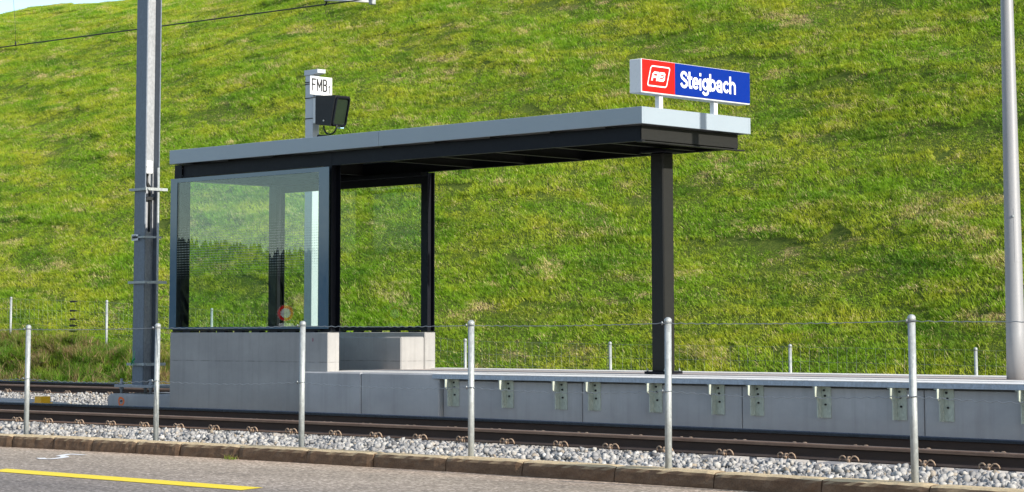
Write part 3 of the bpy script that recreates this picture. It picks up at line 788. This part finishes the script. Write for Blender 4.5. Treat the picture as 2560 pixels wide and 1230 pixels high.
# foundation
b = MB()
fx0, fx1, fy0, fy1 = -24.32, -21.93, 17.52, 18.45
b.prism([(fx0, -.1), (fx1, -.1), (fx1, .315), (fx0 + .06, .315), (fx0, .27)], lambda u, v, t: (u, t, v), fy0 + .03, fy1)
b.prism([(fx0 + .03, -.1), (fx1, -.1), (fx1, .29), (fx0 + .08, .29), (fx0 + .03, .25)], lambda u, v, t: (u, t, v), fy0, fy0 + .0295)
fo = b.build('mast_foundation', M_concp)
tag(fo, 'low grey concrete foundation block under the overhead line mast, marked in orange', 'foundation')
b = MB(); ring = []
for k in range(20):
    a = 2 * PI * k / 20
    wob = 1 + .08 * math.sin(3 * a + 1)
    ring.append((.062 * math.cos(a) * wob, .058 * math.sin(a) * wob))
cxx, czz = -23.99, .215
vs = [(cxx + u * 1.12, 17.5185, czz + v * 1.12) for u, v in ring] + [(cxx + u * .62, 17.5185, czz + v * .62) for u, v in ring]
b.add(vs, [(k, (k + 1) % 20, 20 + (k + 1) % 20, 20 + k) for k in range(20)]); b.build('spray_mark', M_orange, fo)
b = MB(); b.tube([(cxx - .02, 17.519, czz + .005), (cxx + .025, 17.512, czz + .01)], .008, 5); b.build('anchor_stub', M_blackmat, fo)
# green ribbon tied to the lowest clamp
b = MB(); c0 = Vector((-24.03, 17.745, .70))
for (dx, dz, w_) in ((-.05, -.06, .012), (.01, -.055, .012), (-.035, .19, .008), (.03, .13, .009), (.035, .02, .012)):
    b.add([c0 + Vector((-w_, 0, .05)), c0 + Vector((w_, -.004, .05)), c0 + Vector((dx + w_, -.012, .05 + dz)), c0 + Vector((dx - w_, -.008, .05 + dz))], [(0, 1, 2, 3)])
b.tube([c0 + Vector((-.04, -.012, .0)), c0 + Vector((-.01, -.018, .05)), c0 + Vector((.03, -.012, .08))], .009, 6)
tag(b.build('ribbon', M_green), 'bright green tape tied in a knot to the lowest clamp of the mast', 'ribbon')

# cable trough slab and yellow box left
b = MB()
b.prism([(16.95, -.05), (17.75, -.05), (17.70, .20), (17.00, .18)], lambda u, v, t: (t, u, v), -34, -26.2)
b.add([(-26.19, 16.95, .0), (-26.19, 17.75, .0), (-26.19, 17.70, .195), (-26.19, 17.0, .175), (-25.2, 17.10, .0), (-25.2, 17.60, .0), (-25.2, 17.55, .165), (-25.2, 17.15, .165)], [(0, 1, 2, 3), (4, 7, 6, 5), (0, 4, 5, 1), (3, 2, 6, 7), (0, 3, 7, 4), (1, 5, 6, 2)])
tag(b.build('cable_trough', M_slab), 'pale grey concrete cable trough lying between the two tracks, far left', 'cable trough')
b = MB(); b.bbox(-25.52, -25.37, 17.20, 17.36, .168, .262, .006); b.box(-25.54, -25.35, 17.18, 17.38, .166, .1795)
bx = b.build('marker_box', M_yel); tag(bx, 'small bright yellow box sitting on the trough end beside the mast', 'box')

# ------------------------------------------------------------------ signal mast behind the shelter
sm = empty('signal_mast', (-22.25, 19.4, .05), 'grey steel post behind the shelter carrying the FMB1 plate and a black signal box', 'signal mast')
M_post = paint('signal_post_grey', (.50, .52, .55), .38, .06, 3, metal=.1)
b = MB(); b.bbox(-22.40, -22.245, 19.30, 19.415, .0, 4.555, .004); b.build('post', M_post, sm)
b = MB(); b.prism([(-22.41, 4.556), (-22.25, 4.556), (-22.15, 4.575), (-22.14, 4.575), (-22.14, 4.625), (-22.41, 4.625)], lambda u, v, t: (u, t, v), 19.288, 19.43); b.build('cap', M_post, sm)
for z in (4.46, 4.435, 4.245, 3.97):
    b = MB(); b.box(-22.405, -22.24, 19.292, 19.2985, z - .005, z + .005).box(-22.2445, -22.239, 19.2987, 19.43, z - .005, z + .005); b.build('band', M_black, sm)
b = MB(); b.box(-22.10, -22.092, 19.12, 19.506, 4.270, 4.515); pl = b.build('name_plate', M_white, sm)
# plate faces +x (lit side); lettering reads along +y
fl = lambda u, v: (-22.0915, 19.155 + u, 4.325 + v)
h_ = .15
Fp = [[(0, 0), (0, h_), (.06, h_)], [(0, .08), (.05, .08)]]
Mp = [[(.088, 0), (.088, h_), (.127, .045), (.166, h_), (.166, 0)]]
Bp = [[(.198, 0), (.198, h_), (.235, h_), (.250, .133), (.250, .098), (.236, .081), (.198, .081)], [(.236, .081), (.254, .062), (.254, .020), (.238, 0), (.198, 0)]]
b = MB(); strokes(b, Fp + Mp + Bp, .023, fl); b.build('lettering', M_ink, pl)
b = MB(); strokes(b, [[(.288, .056), (.306, .078), (.306, -.022)]], .014, fl); b.build('numeral', M_ink, pl)
b = MB(); b.box(-22.2385, -22.101, 19.33, 19.37, 4.255, 4.35).box(-22.2385, -22.10, 19.30, 19.34, 3.90, 4.24); b.build('plate_arm', M_white, sm)
# signal box: wedge shaped hood, front face (towards +x) tilted
sb = MB()
bx0, by0, by1 = -22.09, 19.22, 19.48
prof = [(-22.10, 3.87), (-21.80, 3.83), (-21.70, 4.235), (-22.10, 4.255)]
sb.prism(prof, lambda u, v, t: (u, t, v), by0, by1)
sbo = sb.build('signal_box', M_blackmat, sm)
# screen frame and screen on the tilted face
e0, e1 = Vector((-21.80, 0, 3.83)), Vector((-21.70, 0, 4.235)); ev = (e1 - e0); ln = ev.length; ev.normalize(); nv = Vector((ev.z, 0, -ev.x))
def face(u, v, d): p = e0 + ev * (v + ln / 2) + nv * d; return (p.x, (by0 + by1) / 2 + u, p.z)
of, inf = frame_path(.122, .195, .04), frame_path(.105, .175, .032)
b = MB(); n_ = len(of); vs = [face(u, v, .001) for u, v in of] + [face(u, v, .03) for u, v in of] + [face(u, v, .03) for u, v in inf] + [face(u, v, .001) for u, v in inf]
b.add(vs, [(r * n_ + k, r * n_ + (k + 1) % n_, (r + 1) * n_ + (k + 1) % n_, (r + 1) * n_ + k) for r in range(3) for k in range(n_)]); b.build('screen_frame', M_black, sbo)
b = MB(); b.add([face(u, v, .003) for u, v in inf], [tuple(range(n_))]); b.build('screen', M_screen, sbo)
b = MB(); b.box(-21.86, -21.80, 19.40, 19.46, 3.812, 3.829); b.build('label_tag', paint('pale_blue_tag', (.35, .6, .75), .4), sbo)
b = MB(); b.tube([(-21.93, 19.219, 3.91), (-21.93, 19.210, 3.91)], .013, 8); b.build('screw', M_galv, sbo)
b = MB(); pts = [(-22.02 + .13 * (1 - math.cos(PI * k / 10)), 19.30, 3.85 - .12 * math.sin(PI * k / 10)) for k in range(11)]; b.tube(pts, .012, 6); b.build('cable', M_cable, sbo)
b = MB(); b.prism([(-22.16, 3.60), (-21.80, 3.60), (-21.77, 3.70), (-22.05, 3.735)], lambda u, v, t: (u, t, v), 19.22, 19.40); b.build('lower_signal', M_blackmat, sm)

# ------------------------------------------------------------------ lamp mast right
lm = empty('lamp_mast', (-10.70, 17.75, PZ), 'tall smooth grey tapering lamp mast standing on the platform, far right', 'lamp mast')
lean = lambda z: (-10.690 - .003 * (z - PZ), 17.75, z)
b = MB(); zs = [.679 + k * .413 for k in range(11)]
b.tube([lean(z) for z in zs], [.088 - .0087 * (z - PZ) for z in zs], 32, True); b.build('pole', M_lampm, lm)
b = MB(); p0 = lean(2.0)
b.add([(lean(z)[0] + (.0896 - .0087 * (z - PZ)) * math.cos(a), 17.75 + (.0896 - .0087 * (z - PZ)) * math.sin(a), z) for z in (1.75, 2.24) for a in [math.radians(-50 + 10 * k) for k in range(8)]], [(k, k + 1, 9 + k, 8 + k) for k in range(7)], True)
b.build('access_panel', M_lampm, lm)
b = MB(); b.tube([(p0[0] + .050, p0[1] - .062, 2.17), (p0[0] + .056, p0[1] - .070, 2.17)], .012, 10); b.build('screw', M_galv, lm)
b = MB(); b.lathe([(.05, 0), (.055, .01), (.055, .05), (.02, .06)], lean(4.809), 20); b.build('mast_top', M_lampm, lm)

# ------------------------------------------------------------------ fences
def wavy(x0, x1, yf, zf, amp, per, n):
    return [(x, yf(x), zf(x) + amp * math.sin(2 * PI * x / per)) for x in [x0 + (x1 - x0) * k / n for k in range(n + 1)]]
nf = empty('wire_fence', (-13.5, 12.8, .1), 'near fence of galvanised round posts with two crimped wires along the kerb', 'fence')
NP = [(-21.3, 12.80, 1.20, .0), (-19.144, 12.811, 1.203, .010), (-17.02, 12.833, 1.211, .012), (-15.049, 12.948, 1.225, .010), (-12.70, 12.731, 1.221, 0.), (-10.531, 12.613, 1.231, .008), (-8.317, 12.51, 1.237, -.006), (-6.1, 12.35, 1.24, 0)]
def post(x, y, z0, zt, dx, r, m_, parent):
    b = MB(); b.tube([(x, y, z0), (x + dx, y, zt - .02)], r, 14); o = b.build('post', m_, parent)
    b = MB(); b.lathe([(r + .003, -.035), (r + .003, -.008), (r * .8, .004), (r * .35, .010)], (x + dx, y, zt - .01), 14); b.build('post_cap', m_, o); return o
for (x, y, zt, dx) in NP: post(x, y, -.05, zt, dx, .0255, M_galv, nf)
for zo, amp in ((-.045, .004), (-.545, .006)):
    b = MB()
    for (p, q) in zip(NP, NP[1:]):
        k_ = int((q[0] - p[0]) / .022)
        pts = []
        for i in range(k_ + 1):
            t = i / k_; x = p[0] + (q[0] - p[0]) * t
            z = p[2] + (q[2] - p[2]) * t + zo + amp * math.sin(2 * PI * x / .105) * (1 if zo < -.3 else math.sin(3 * x + 1)) - .025 * 4 * t * (1 - t) * (1 if zo < -.3 else .4)
            pts.append((x, p[1] + (q[1] - p[1]) * t - .027, z))
        b.tube(pts, .0030, 5)
        b.tube([(q[0] + .03 * math.cos(a), q[1] + .03 * math.sin(a), q[2] + zo) for a in [k * PI / 6 for k in range(13)]], .0032, 4)
        b.tube([(q[0] - .03, q[1] - .02, q[2] + zo - .012), (q[0] - .022, q[1] - .034, q[2] + zo + .012)], .006, 5)
    b.build('wire', M_wire, nf)

def zfence(X):
    P = [(-60, 2.2), (-37.8, 1.0), (-34.58, .82), (-31.4, .66), (-28, .40), (-24.97, .15), (-21.9, .08), (-15, .03), (20, 0.)]
    for (a, za), (c, zc) in zip(P, P[1:]):
        if X <= c: return za + (zc - za) * (max(X, a) - a) / (c - a)
    return 0.
rf = empty('mesh_fence', (-24, 24.9, .2), 'rear fence of slim galvanised posts and woven wire mesh below the meadow', 'fence')
RP = [-44.2, -41.0, -37.82, -34.59, -31.41, -28.2, -24.97, -21.89, -18.57, -15.58, -12.6]
RT = [2.03, 1.93, 1.831, 1.732, 1.554, 1.28, 1.016, .972, .945, .912, .88]
for x, zt in zip(RP, RT): post(x, 24.9, zfence(x) - .3, zt, random.uniform(-.015, .015), .023, M_galv, rf)
def rtop(x):
    for (a, za), (c, zc) in zip(zip(RP, RT), zip(RP[1:], RT[1:])):
        if x <= c: return za + (zc - za) * (x - a) / (c - a)
    return RT[-1]
HW = [-.04, -.24, -.41, -.53, -.63, -.72]
b = MB()
for h in HW:
    b.tube([(x, 24.87, rtop(x) + h + .006 * math.sin(7 * x + h * 40)) for x in [-44.2 + .4 * k for k in range(80)]], .0013, 4)
x = -44.1
while x < -12.7:
    j = random.uniform(-.012, .012)
    b.tube([(x, 24.872, rtop(x) + HW[0]), (x + j, 24.872, rtop(x) - .4), (x + random.uniform(-.012, .012), 24.872, rtop(x) + HW[-1])], .0011, 3); x += .155
b.build('wire_mesh', M_wire, rf)
for z in (1.713, 1.536, 1.374, 1.252, 1.144, 1.052):
    b = MB(); b.bbox(-35.73, -35.57, 24.84, 24.88, z - .018, z + .018, .01).tube([(-35.58, 24.86, z), (-35.50, 24.86, z)], .012, 6); b.build('wire_strainer', M_blackmat, rf)

# ------------------------------------------------------------------ overhead line
ow = empty('overhead_wire', (-28, 22.6, 6.2), 'black overhead contact wire crossing the upper left in front of the meadow', 'overhead wire')
wy = 22.7
W0, W1 = Vector((-35.0, wy, 6.395)), Vector((-25.72, wy, 6.245))
dv = (W1 - W0)
b = MB(); b.tube([W0 + dv * t for t in (-2, -1, 0, .25, .5, .75, 1, 2, 4)], .011, 6); b.build('contact_wire', M_cable, ow)
b = MB(); dp = W0 + dv * .055
b.tube([dp, dp + Vector((-.03, 0, .4)), dp + Vector((-.22, 0, 1.6))], .0035, 5).tube([dp + Vector((0, 0, -.012)), dp + Vector((-.005, 0, .07))], .016, 6); b.build('dropper', M_cable, ow)
ra = empty('registration_arm', (-25.6, 22.9, 6.3), 'white tubular registration arm holding the contact wire at the top edge', 'overhead arm')
a0, a1 = Vector((-25.80, 22.62, 6.31)), Vector((-24.95, 22.86, 6.215))
b = MB(); b.tube([a0, a1], .024, 10); b.build('arm_tube', M_white, ra)
b = MB(); b.tube([a0 + Vector((0, 0, .08)), a0 + Vector((.0, .03, -.06)), a0 + Vector((-.05, .04, -.085))], .014, 6); b.build('wire_clamp', M_black, ra)
b = MB(); b.tube([a1, a1 + Vector((.02, .0, .3)), a1 + Vector((.02, .0, 1.4))], .028, 10).bbox(a1.x - .06, a1.x + .03, a1.y - .04, a1.y + .04, a1.z - .05, a1.z + .04, .01); b.build('drop_bracket', M_galv, ra)
b = MB(); b.tube([a1 + Vector((-.25, -.07, .075)), a1 + Vector((-.08, 0, .06)), a1 + Vector((-.03, 0, .12)), a1 + Vector((-.03, 0, .5))], .010, 6); b.build('stay', M_galv, ra)
b = MB(); b.tube([a1 + Vector((.02, 0, 1.4)), (-23.215, 17.31, 8.2)], .035, 10); b.build('cantilever', M_galv, ra)

# ------------------------------------------------------------------ meadow hill
def crest(X):    # height scale along the hillside
    return 1. + .0 * X
HS, T1, T2 = .62, 14.0, 24.0
def prof_t(t):
    if t <= 0: return 0.
    if t < T1: return HS * t
    if t < T2: u = t - T1; return HS * T1 + HS * u - HS * u * u / (2 * (T2 - T1))
    return HS * T1 + HS * (T2 - T1) / 2 - .05 * (t - T2)
def skew(X): return max(.8, 1.0 - .012 * max(0, X + 66)) if X < -40 else .8
def hill_z(X, Y):
    t = Y - 24.9
    if t < 0:      # bank down to the rear track
        k = min(1, -t / 1.4); s_ = k * k * (3 - 2 * k)
        return zfence(X) * (1 - s_) + .03 * s_
    k = HILL_K(X)
    und = .09 * math.sin(X * .33 + 1.7 * math.sin(Y * .21)) * min(1, t / 3) + .04 * math.sin(X * .8 + Y * 1.9) * min(1, t / 3) + .014 * math.sin(Y * 4.4 + 1.5 * math.sin(X * .35)) * min(1, t / 3)
    return zfence(X) + prof_t(t) * k + und
def HILL_K(X):
    P = [(-200, .86), (-75, .93), (-68, .93), (-64, .92), (-58, .896), (-52, .93), (-45, 1.0), (-30, 1.08), (40, 1.1)]
    for (a, ka), (c, kc) in zip(P, P[1:]):
        if X <= c: return ka + (kc - ka) * (X - a) / (c - a)
    return 1.1
hx = np.concatenate([np.arange(-170, -90, 4.), np.arange(-90, -8, .6), np.arange(-8, 40, 4.)])
hy = np.concatenate([np.arange(23.3, 26, .12), np.arange(26, 52, .45), np.arange(52, 140, 6.)])
vs = [(x, y, hill_z(x, y)) for y in hy for x in hx]; nx = len(hx)
b = MB(); b.add(vs, [(j * nx + i, j * nx + i + 1, (j + 1) * nx + i + 1, (j + 1) * nx + i) for j in range(len(hy) - 1) for i in range(nx - 1)], True)
tag(b.build('hill', M_soil), kind='structure')

# --- grass: patches of blades instanced over the hillside (stuff)
def blade_patch(name, n, size, hmin, hmax, wmin, wmax, lean, m_, rng, clump=.5):
    ncl = max(4, int(n / 22))
    cc = rng.uniform(-size / 2, size / 2, (ncl, 2)); ch = rng.uniform(.55, 1.25, ncl); cd = rng.uniform(0, 2 * PI, ncl)
    ci = rng.integers(0, ncl, n); use = rng.uniform(size=n) < clump
    xy = np.where(use[:, None], cc[ci] + rng.normal(0, .035, (n, 2)), rng.uniform(-size / 2, size / 2, (n, 2)))
    h = rng.uniform(hmin, hmax, n) * np.where(use, ch[ci], .75); wd = rng.uniform(wmin, wmax, n)
    az = np.where(use, cd[ci] + rng.normal(0, .9, n), rng.uniform(0, 2 * PI, n)); ln = rng.uniform(.15, 1, n) * lean
    fa = az + PI / 2 + rng.normal(0, .5, n)
    dx, dy = np.cos(az), np.sin(az); px, py = np.cos(fa) * wd / 2, np.sin(fa) * wd / 2
    z0 = np.zeros(n); V = np.zeros((n, 5, 3))
    def P(f, b_): return np.stack([xy[:, 0] + dx * ln * h * b_, xy[:, 1] + dy * ln * h * b_, h * f], 1)
    base, mid, tip = P(-.15, 0), P(.55, .35), P(.95, 1.)
    off = np.stack([px, py, z0], 1)
    V[:, 0] = base - off; V[:, 1] = base + off; V[:, 2] = mid + off * .8; V[:, 3] = mid - off * .8; V[:, 4] = tip
    idx = np.arange(n)[:, None] * 5
    quads = idx + np.array([0, 1, 2, 3]); tris = idx + np.array([3, 2, 4])
    me = D.meshes.new(name); me.vertices.add(n * 5); me.vertices.foreach_set('co', V.reshape(-1))
    lv = np.concatenate([quads.ravel(), tris.ravel()]).astype(np.int32)
    me.loops.add(len(lv)); me.loops.foreach_set('vertex_index', lv)
    me.polygons.add(2 * n); me.polygons.foreach_set('loop_start', np.concatenate([np.arange(n) * 4, n * 4 + np.arange(n) * 3]).astype(np.int32))
    me.update(calc_edges=True); me.validate(); me.materials.append(m_)
    return D.objects.new(name, me)      # lives only in the patch collection, not in the scene

def instancer(name, pts, rots, scls, ids, patches, label):
    cl_ = D.collections.new(name + '_patches')
    for p in patches: cl_.objects.link(p)
    me = D.meshes.new(name); n = len(pts); me.vertices.add(n); me.vertices.foreach_set('co', np.asarray(pts, float).ravel())
    for nm, ty, dat, key in (('rot', 'FLOAT_VECTOR', rots, 'vector'), ('scl', 'FLOAT_VECTOR', scls, 'vector')):
        a = me.attributes.new(nm, ty, 'POINT'); a.data.foreach_set(key, np.asarray(dat, float).ravel())
    a = me.attributes.new('pid', 'INT', 'POINT'); a.data.foreach_set('value', np.asarray(ids, np.int32))
    o = D.objects.new(name, me); COL.objects.link(o)
    ng = D.node_groups.new(name, 'GeometryNodeTree')
    ng.interface.new_socket('Geometry', in_out='INPUT', socket_type='NodeSocketGeometry')
    ng.interface.new_socket('Geometry', in_out='OUTPUT', socket_type='NodeSocketGeometry')
    gi = ng.nodes.new('NodeGroupInput'); go = ng.nodes.new('NodeGroupOutput')
    ip = ng.nodes.new('GeometryNodeInstanceOnPoints'); ci = ng.nodes.new('GeometryNodeCollectionInfo')
    ci.inputs['Collection'].default_value = cl_; ci.inputs['Separate Children'].default_value = True; ci.inputs['Reset Children'].default_value = True
    def att(nm, ty):
        x = ng.nodes.new('GeometryNodeInputNamedAttribute'); x.data_type = ty; x.inputs['Name'].default_value = nm; return x.outputs['Attribute']
    L = ng.links.new
    L(gi.outputs[0], ip.inputs['Points']); L(ci.outputs[0], ip.inputs['Instance']); ip.inputs['Pick Instance'].default_value = True
    L(att('pid', 'INT'), ip.inputs['Instance Index'])
    e2r = ng.nodes.new('FunctionNodeEulerToRotation'); L(att('rot', 'FLOAT_VECTOR'), e2r.inputs[0]); L(e2r.outputs[0], ip.inputs['Rotation'])
    L(att('scl', 'FLOAT_VECTOR'), ip.inputs['Scale']); L(ip.outputs[0], go.inputs[0])
    md = o.modifiers.new('scatter', 'NODES'); md.node_group = ng
    tag(o, label, 'grass', kind='stuff'); return o

rng = np.random.default_rng(5)
PS = 1.1
patches = [blade_patch('meadow_patch', 3600, PS * 1.15, .030, .080, .005, .010, 1.2, M_grass, rng) for _ in range(6)]
pts, rots, scls, ids = [], [], [], []
def in_view(x, y, z, mx=.12, my=.06):
    v = Vector((x, y, z)) - CAM; d = v.dot(fw)
    if d < 5: return False
    u = F * v.dot(rt) / d / 2560; w_ = (PPY - F * v.dot(up) / d) / 1230
    return -.5 - mx < u < .5 + mx and -my < w_ < .80
y = 23.9
while y < 49.5:
    x = -90.
    while x < -8:
        X = x + rng.uniform(-.15, .15); Y = y + rng.uniform(-.12, .12); z = hill_z(X, Y)
        if in_view(X, Y, z):
            e = .3; sx_ = (hill_z(X + e, Y) - hill_z(X - e, Y)) / (2 * e); sy_ = (hill_z(X, Y + e) - hill_z(X, Y - e)) / (2 * e)
            nrm = Vector((-sx_, -sy_, 1)).normalized()
            q = Vector((0, 0, 1)).rotation_difference(nrm) @ Matrix.Rotation(rng.uniform(0, 2 * PI), 3, 'Z').to_quaternion()
            pts.append((X, Y, z)); rots.append(tuple(q.to_euler())); k = rng.uniform(.8, 1.25)
            hgt = 1.0 + .45 * math.sin(X * .9 + 2 * math.sin(Y * .7)) * math.sin(Y * 1.9 + X * .25)
            scls.append((1., 1., k * hgt)); ids.append(int(rng.integers(6)))
        x += PS * .92
    y += PS * .82
instancer('grass', pts, rots, scls, ids, patches, 'mown green and yellowish meadow grass covering the hillside')
print('GRASS instances', len(pts))

# bank vegetation: taller, browner
pb = [blade_patch('bank_patch', 420, .6, .08, .26, .006, .013, 1.5, M_weed, rng, .8) for _ in range(5)]
pts, rots, scls, ids = [], [], [], []
for _ in range(1300):
    X = rng.uniform(-46, -13); Y = rng.uniform(23.4, 24.95)
    if X > -24 and Y < 24.6: continue
    z = hill_z(X, Y); kk = 1.0 if X < -23 else .55
    pts.append((X, Y, z)); rots.append((rng.uniform(-.2, .5), rng.uniform(-.2, .2), rng.uniform(0, 6.28)))
    s_ = rng.uniform(.4, 1.0) * kk; scls.append((s_, s_, s_ * rng.uniform(.7, 1.2))); ids.append(int(rng.integers(5)))
instancer('bank_grass', pts, rots, scls, ids, pb, 'rough brown and green weeds on the bank behind the rear track')

# small weed at the kerb joint
wp = blade_patch('grass_weed', 90, .16, .02, .06, .003, .006, 1.4, M_weed, rng, .9)
COL.objects.link(wp); wp.location = (-15.47, 12.52, .0)
tag(wp, 'small dry grass weed growing at a kerb joint on the road edge', 'weed')

# ------------------------------------------------------------------ what the glass reflects: wood across the road, road sign
def wood():
    V, Fc = [], []
    rg = np.random.default_rng(3)
    for i in range(3800):
        a = math.radians(rg.uniform(180, 275)); d = rg.uniform(380, 480)
        x, y = d * math.cos(a) - 15, d * math.sin(a)
        h = d * (.043 + .010 * math.sin(a * 9) ** 2) * rg.uniform(.8, 1.04); r = h * rg.uniform(.14, .24); z0 = -.3; n = 5
        lv = [(0, r * .9), (.3, r), (.6, r * .75), (.8, r * .42), (1., .04)]
        m0 = len(V)
        for (t, rr) in lv:
            for k in range(n):
                w_ = 2 * PI * k / n + t * 3; q = rr * rg.uniform(.75, 1.2); V.append((x + q * math.cos(w_), y + q * math.sin(w_), z0 + h * t + rg.uniform(-.1, .1)))
        for j in range(len(lv) - 1):
            for k in range(n): Fc.append((m0 + j * n + k, m0 + j * n + (k + 1) % n, m0 + (j + 1) * n + (k + 1) % n, m0 + (j + 1) * n + k))
    b = MB(); b.add(V, Fc); o = b.build('woodland', M_forest); tag(o, 'dark conifer wood across the road, mirrored in the shelter glass', 'wood', kind='stuff')
wood()
rs = empty('road_sign', (-36.9, 2.17, 0.), 'round white road sign with red rim, mirrored low in the shelter glass', 'road sign')
nd = Vector((.757, .650, 0)).normalized(); td = Vector((-nd.y, nd.x, 0))
def disc(b, r, c, d, n=28):
    b.add([c + nd * d + td * (r * math.cos(2 * PI * k / n)) + Vector((0, 0, r * math.sin(2 * PI * k / n))) for k in range(n)], [tuple(range(n))]); return b
c = Vector((-36.9, 2.17, 1.53))
b = MB(); b.tube([c - nd * .012, c + nd * .0], .18, 28); b.build('sign_plate', M_galv, rs)
disc(MB(), .172, c, .003).build('red_rim', M_red, rs); disc(MB(), .108, c, .006).build('white_field', M_white, rs)
b = MB(); q = Vector((-36.89, 2.16, 1.26))
b.add([q + td * sx_ * .16 + Vector((0, 0, sz_ * .05)) + nd * dd for dd in (0, .01) for sx_, sz_ in ((-1, -1), (1, -1), (1, 1), (-1, 1))], [(0, 3, 2, 1), (4, 5, 6, 7), (0, 1, 5, 4), (1, 2, 6, 5), (2, 3, 7, 6), (3, 0, 4, 7)]); b.build('lower_plate', M_white, rs)
b = MB(); b.tube([(c - nd * .05) * 1.0 - Vector((0, 0, 1.53)), (c - nd * .05) + Vector((0, 0, .22))], .03, 10); b.build('post', M_galv, rs)
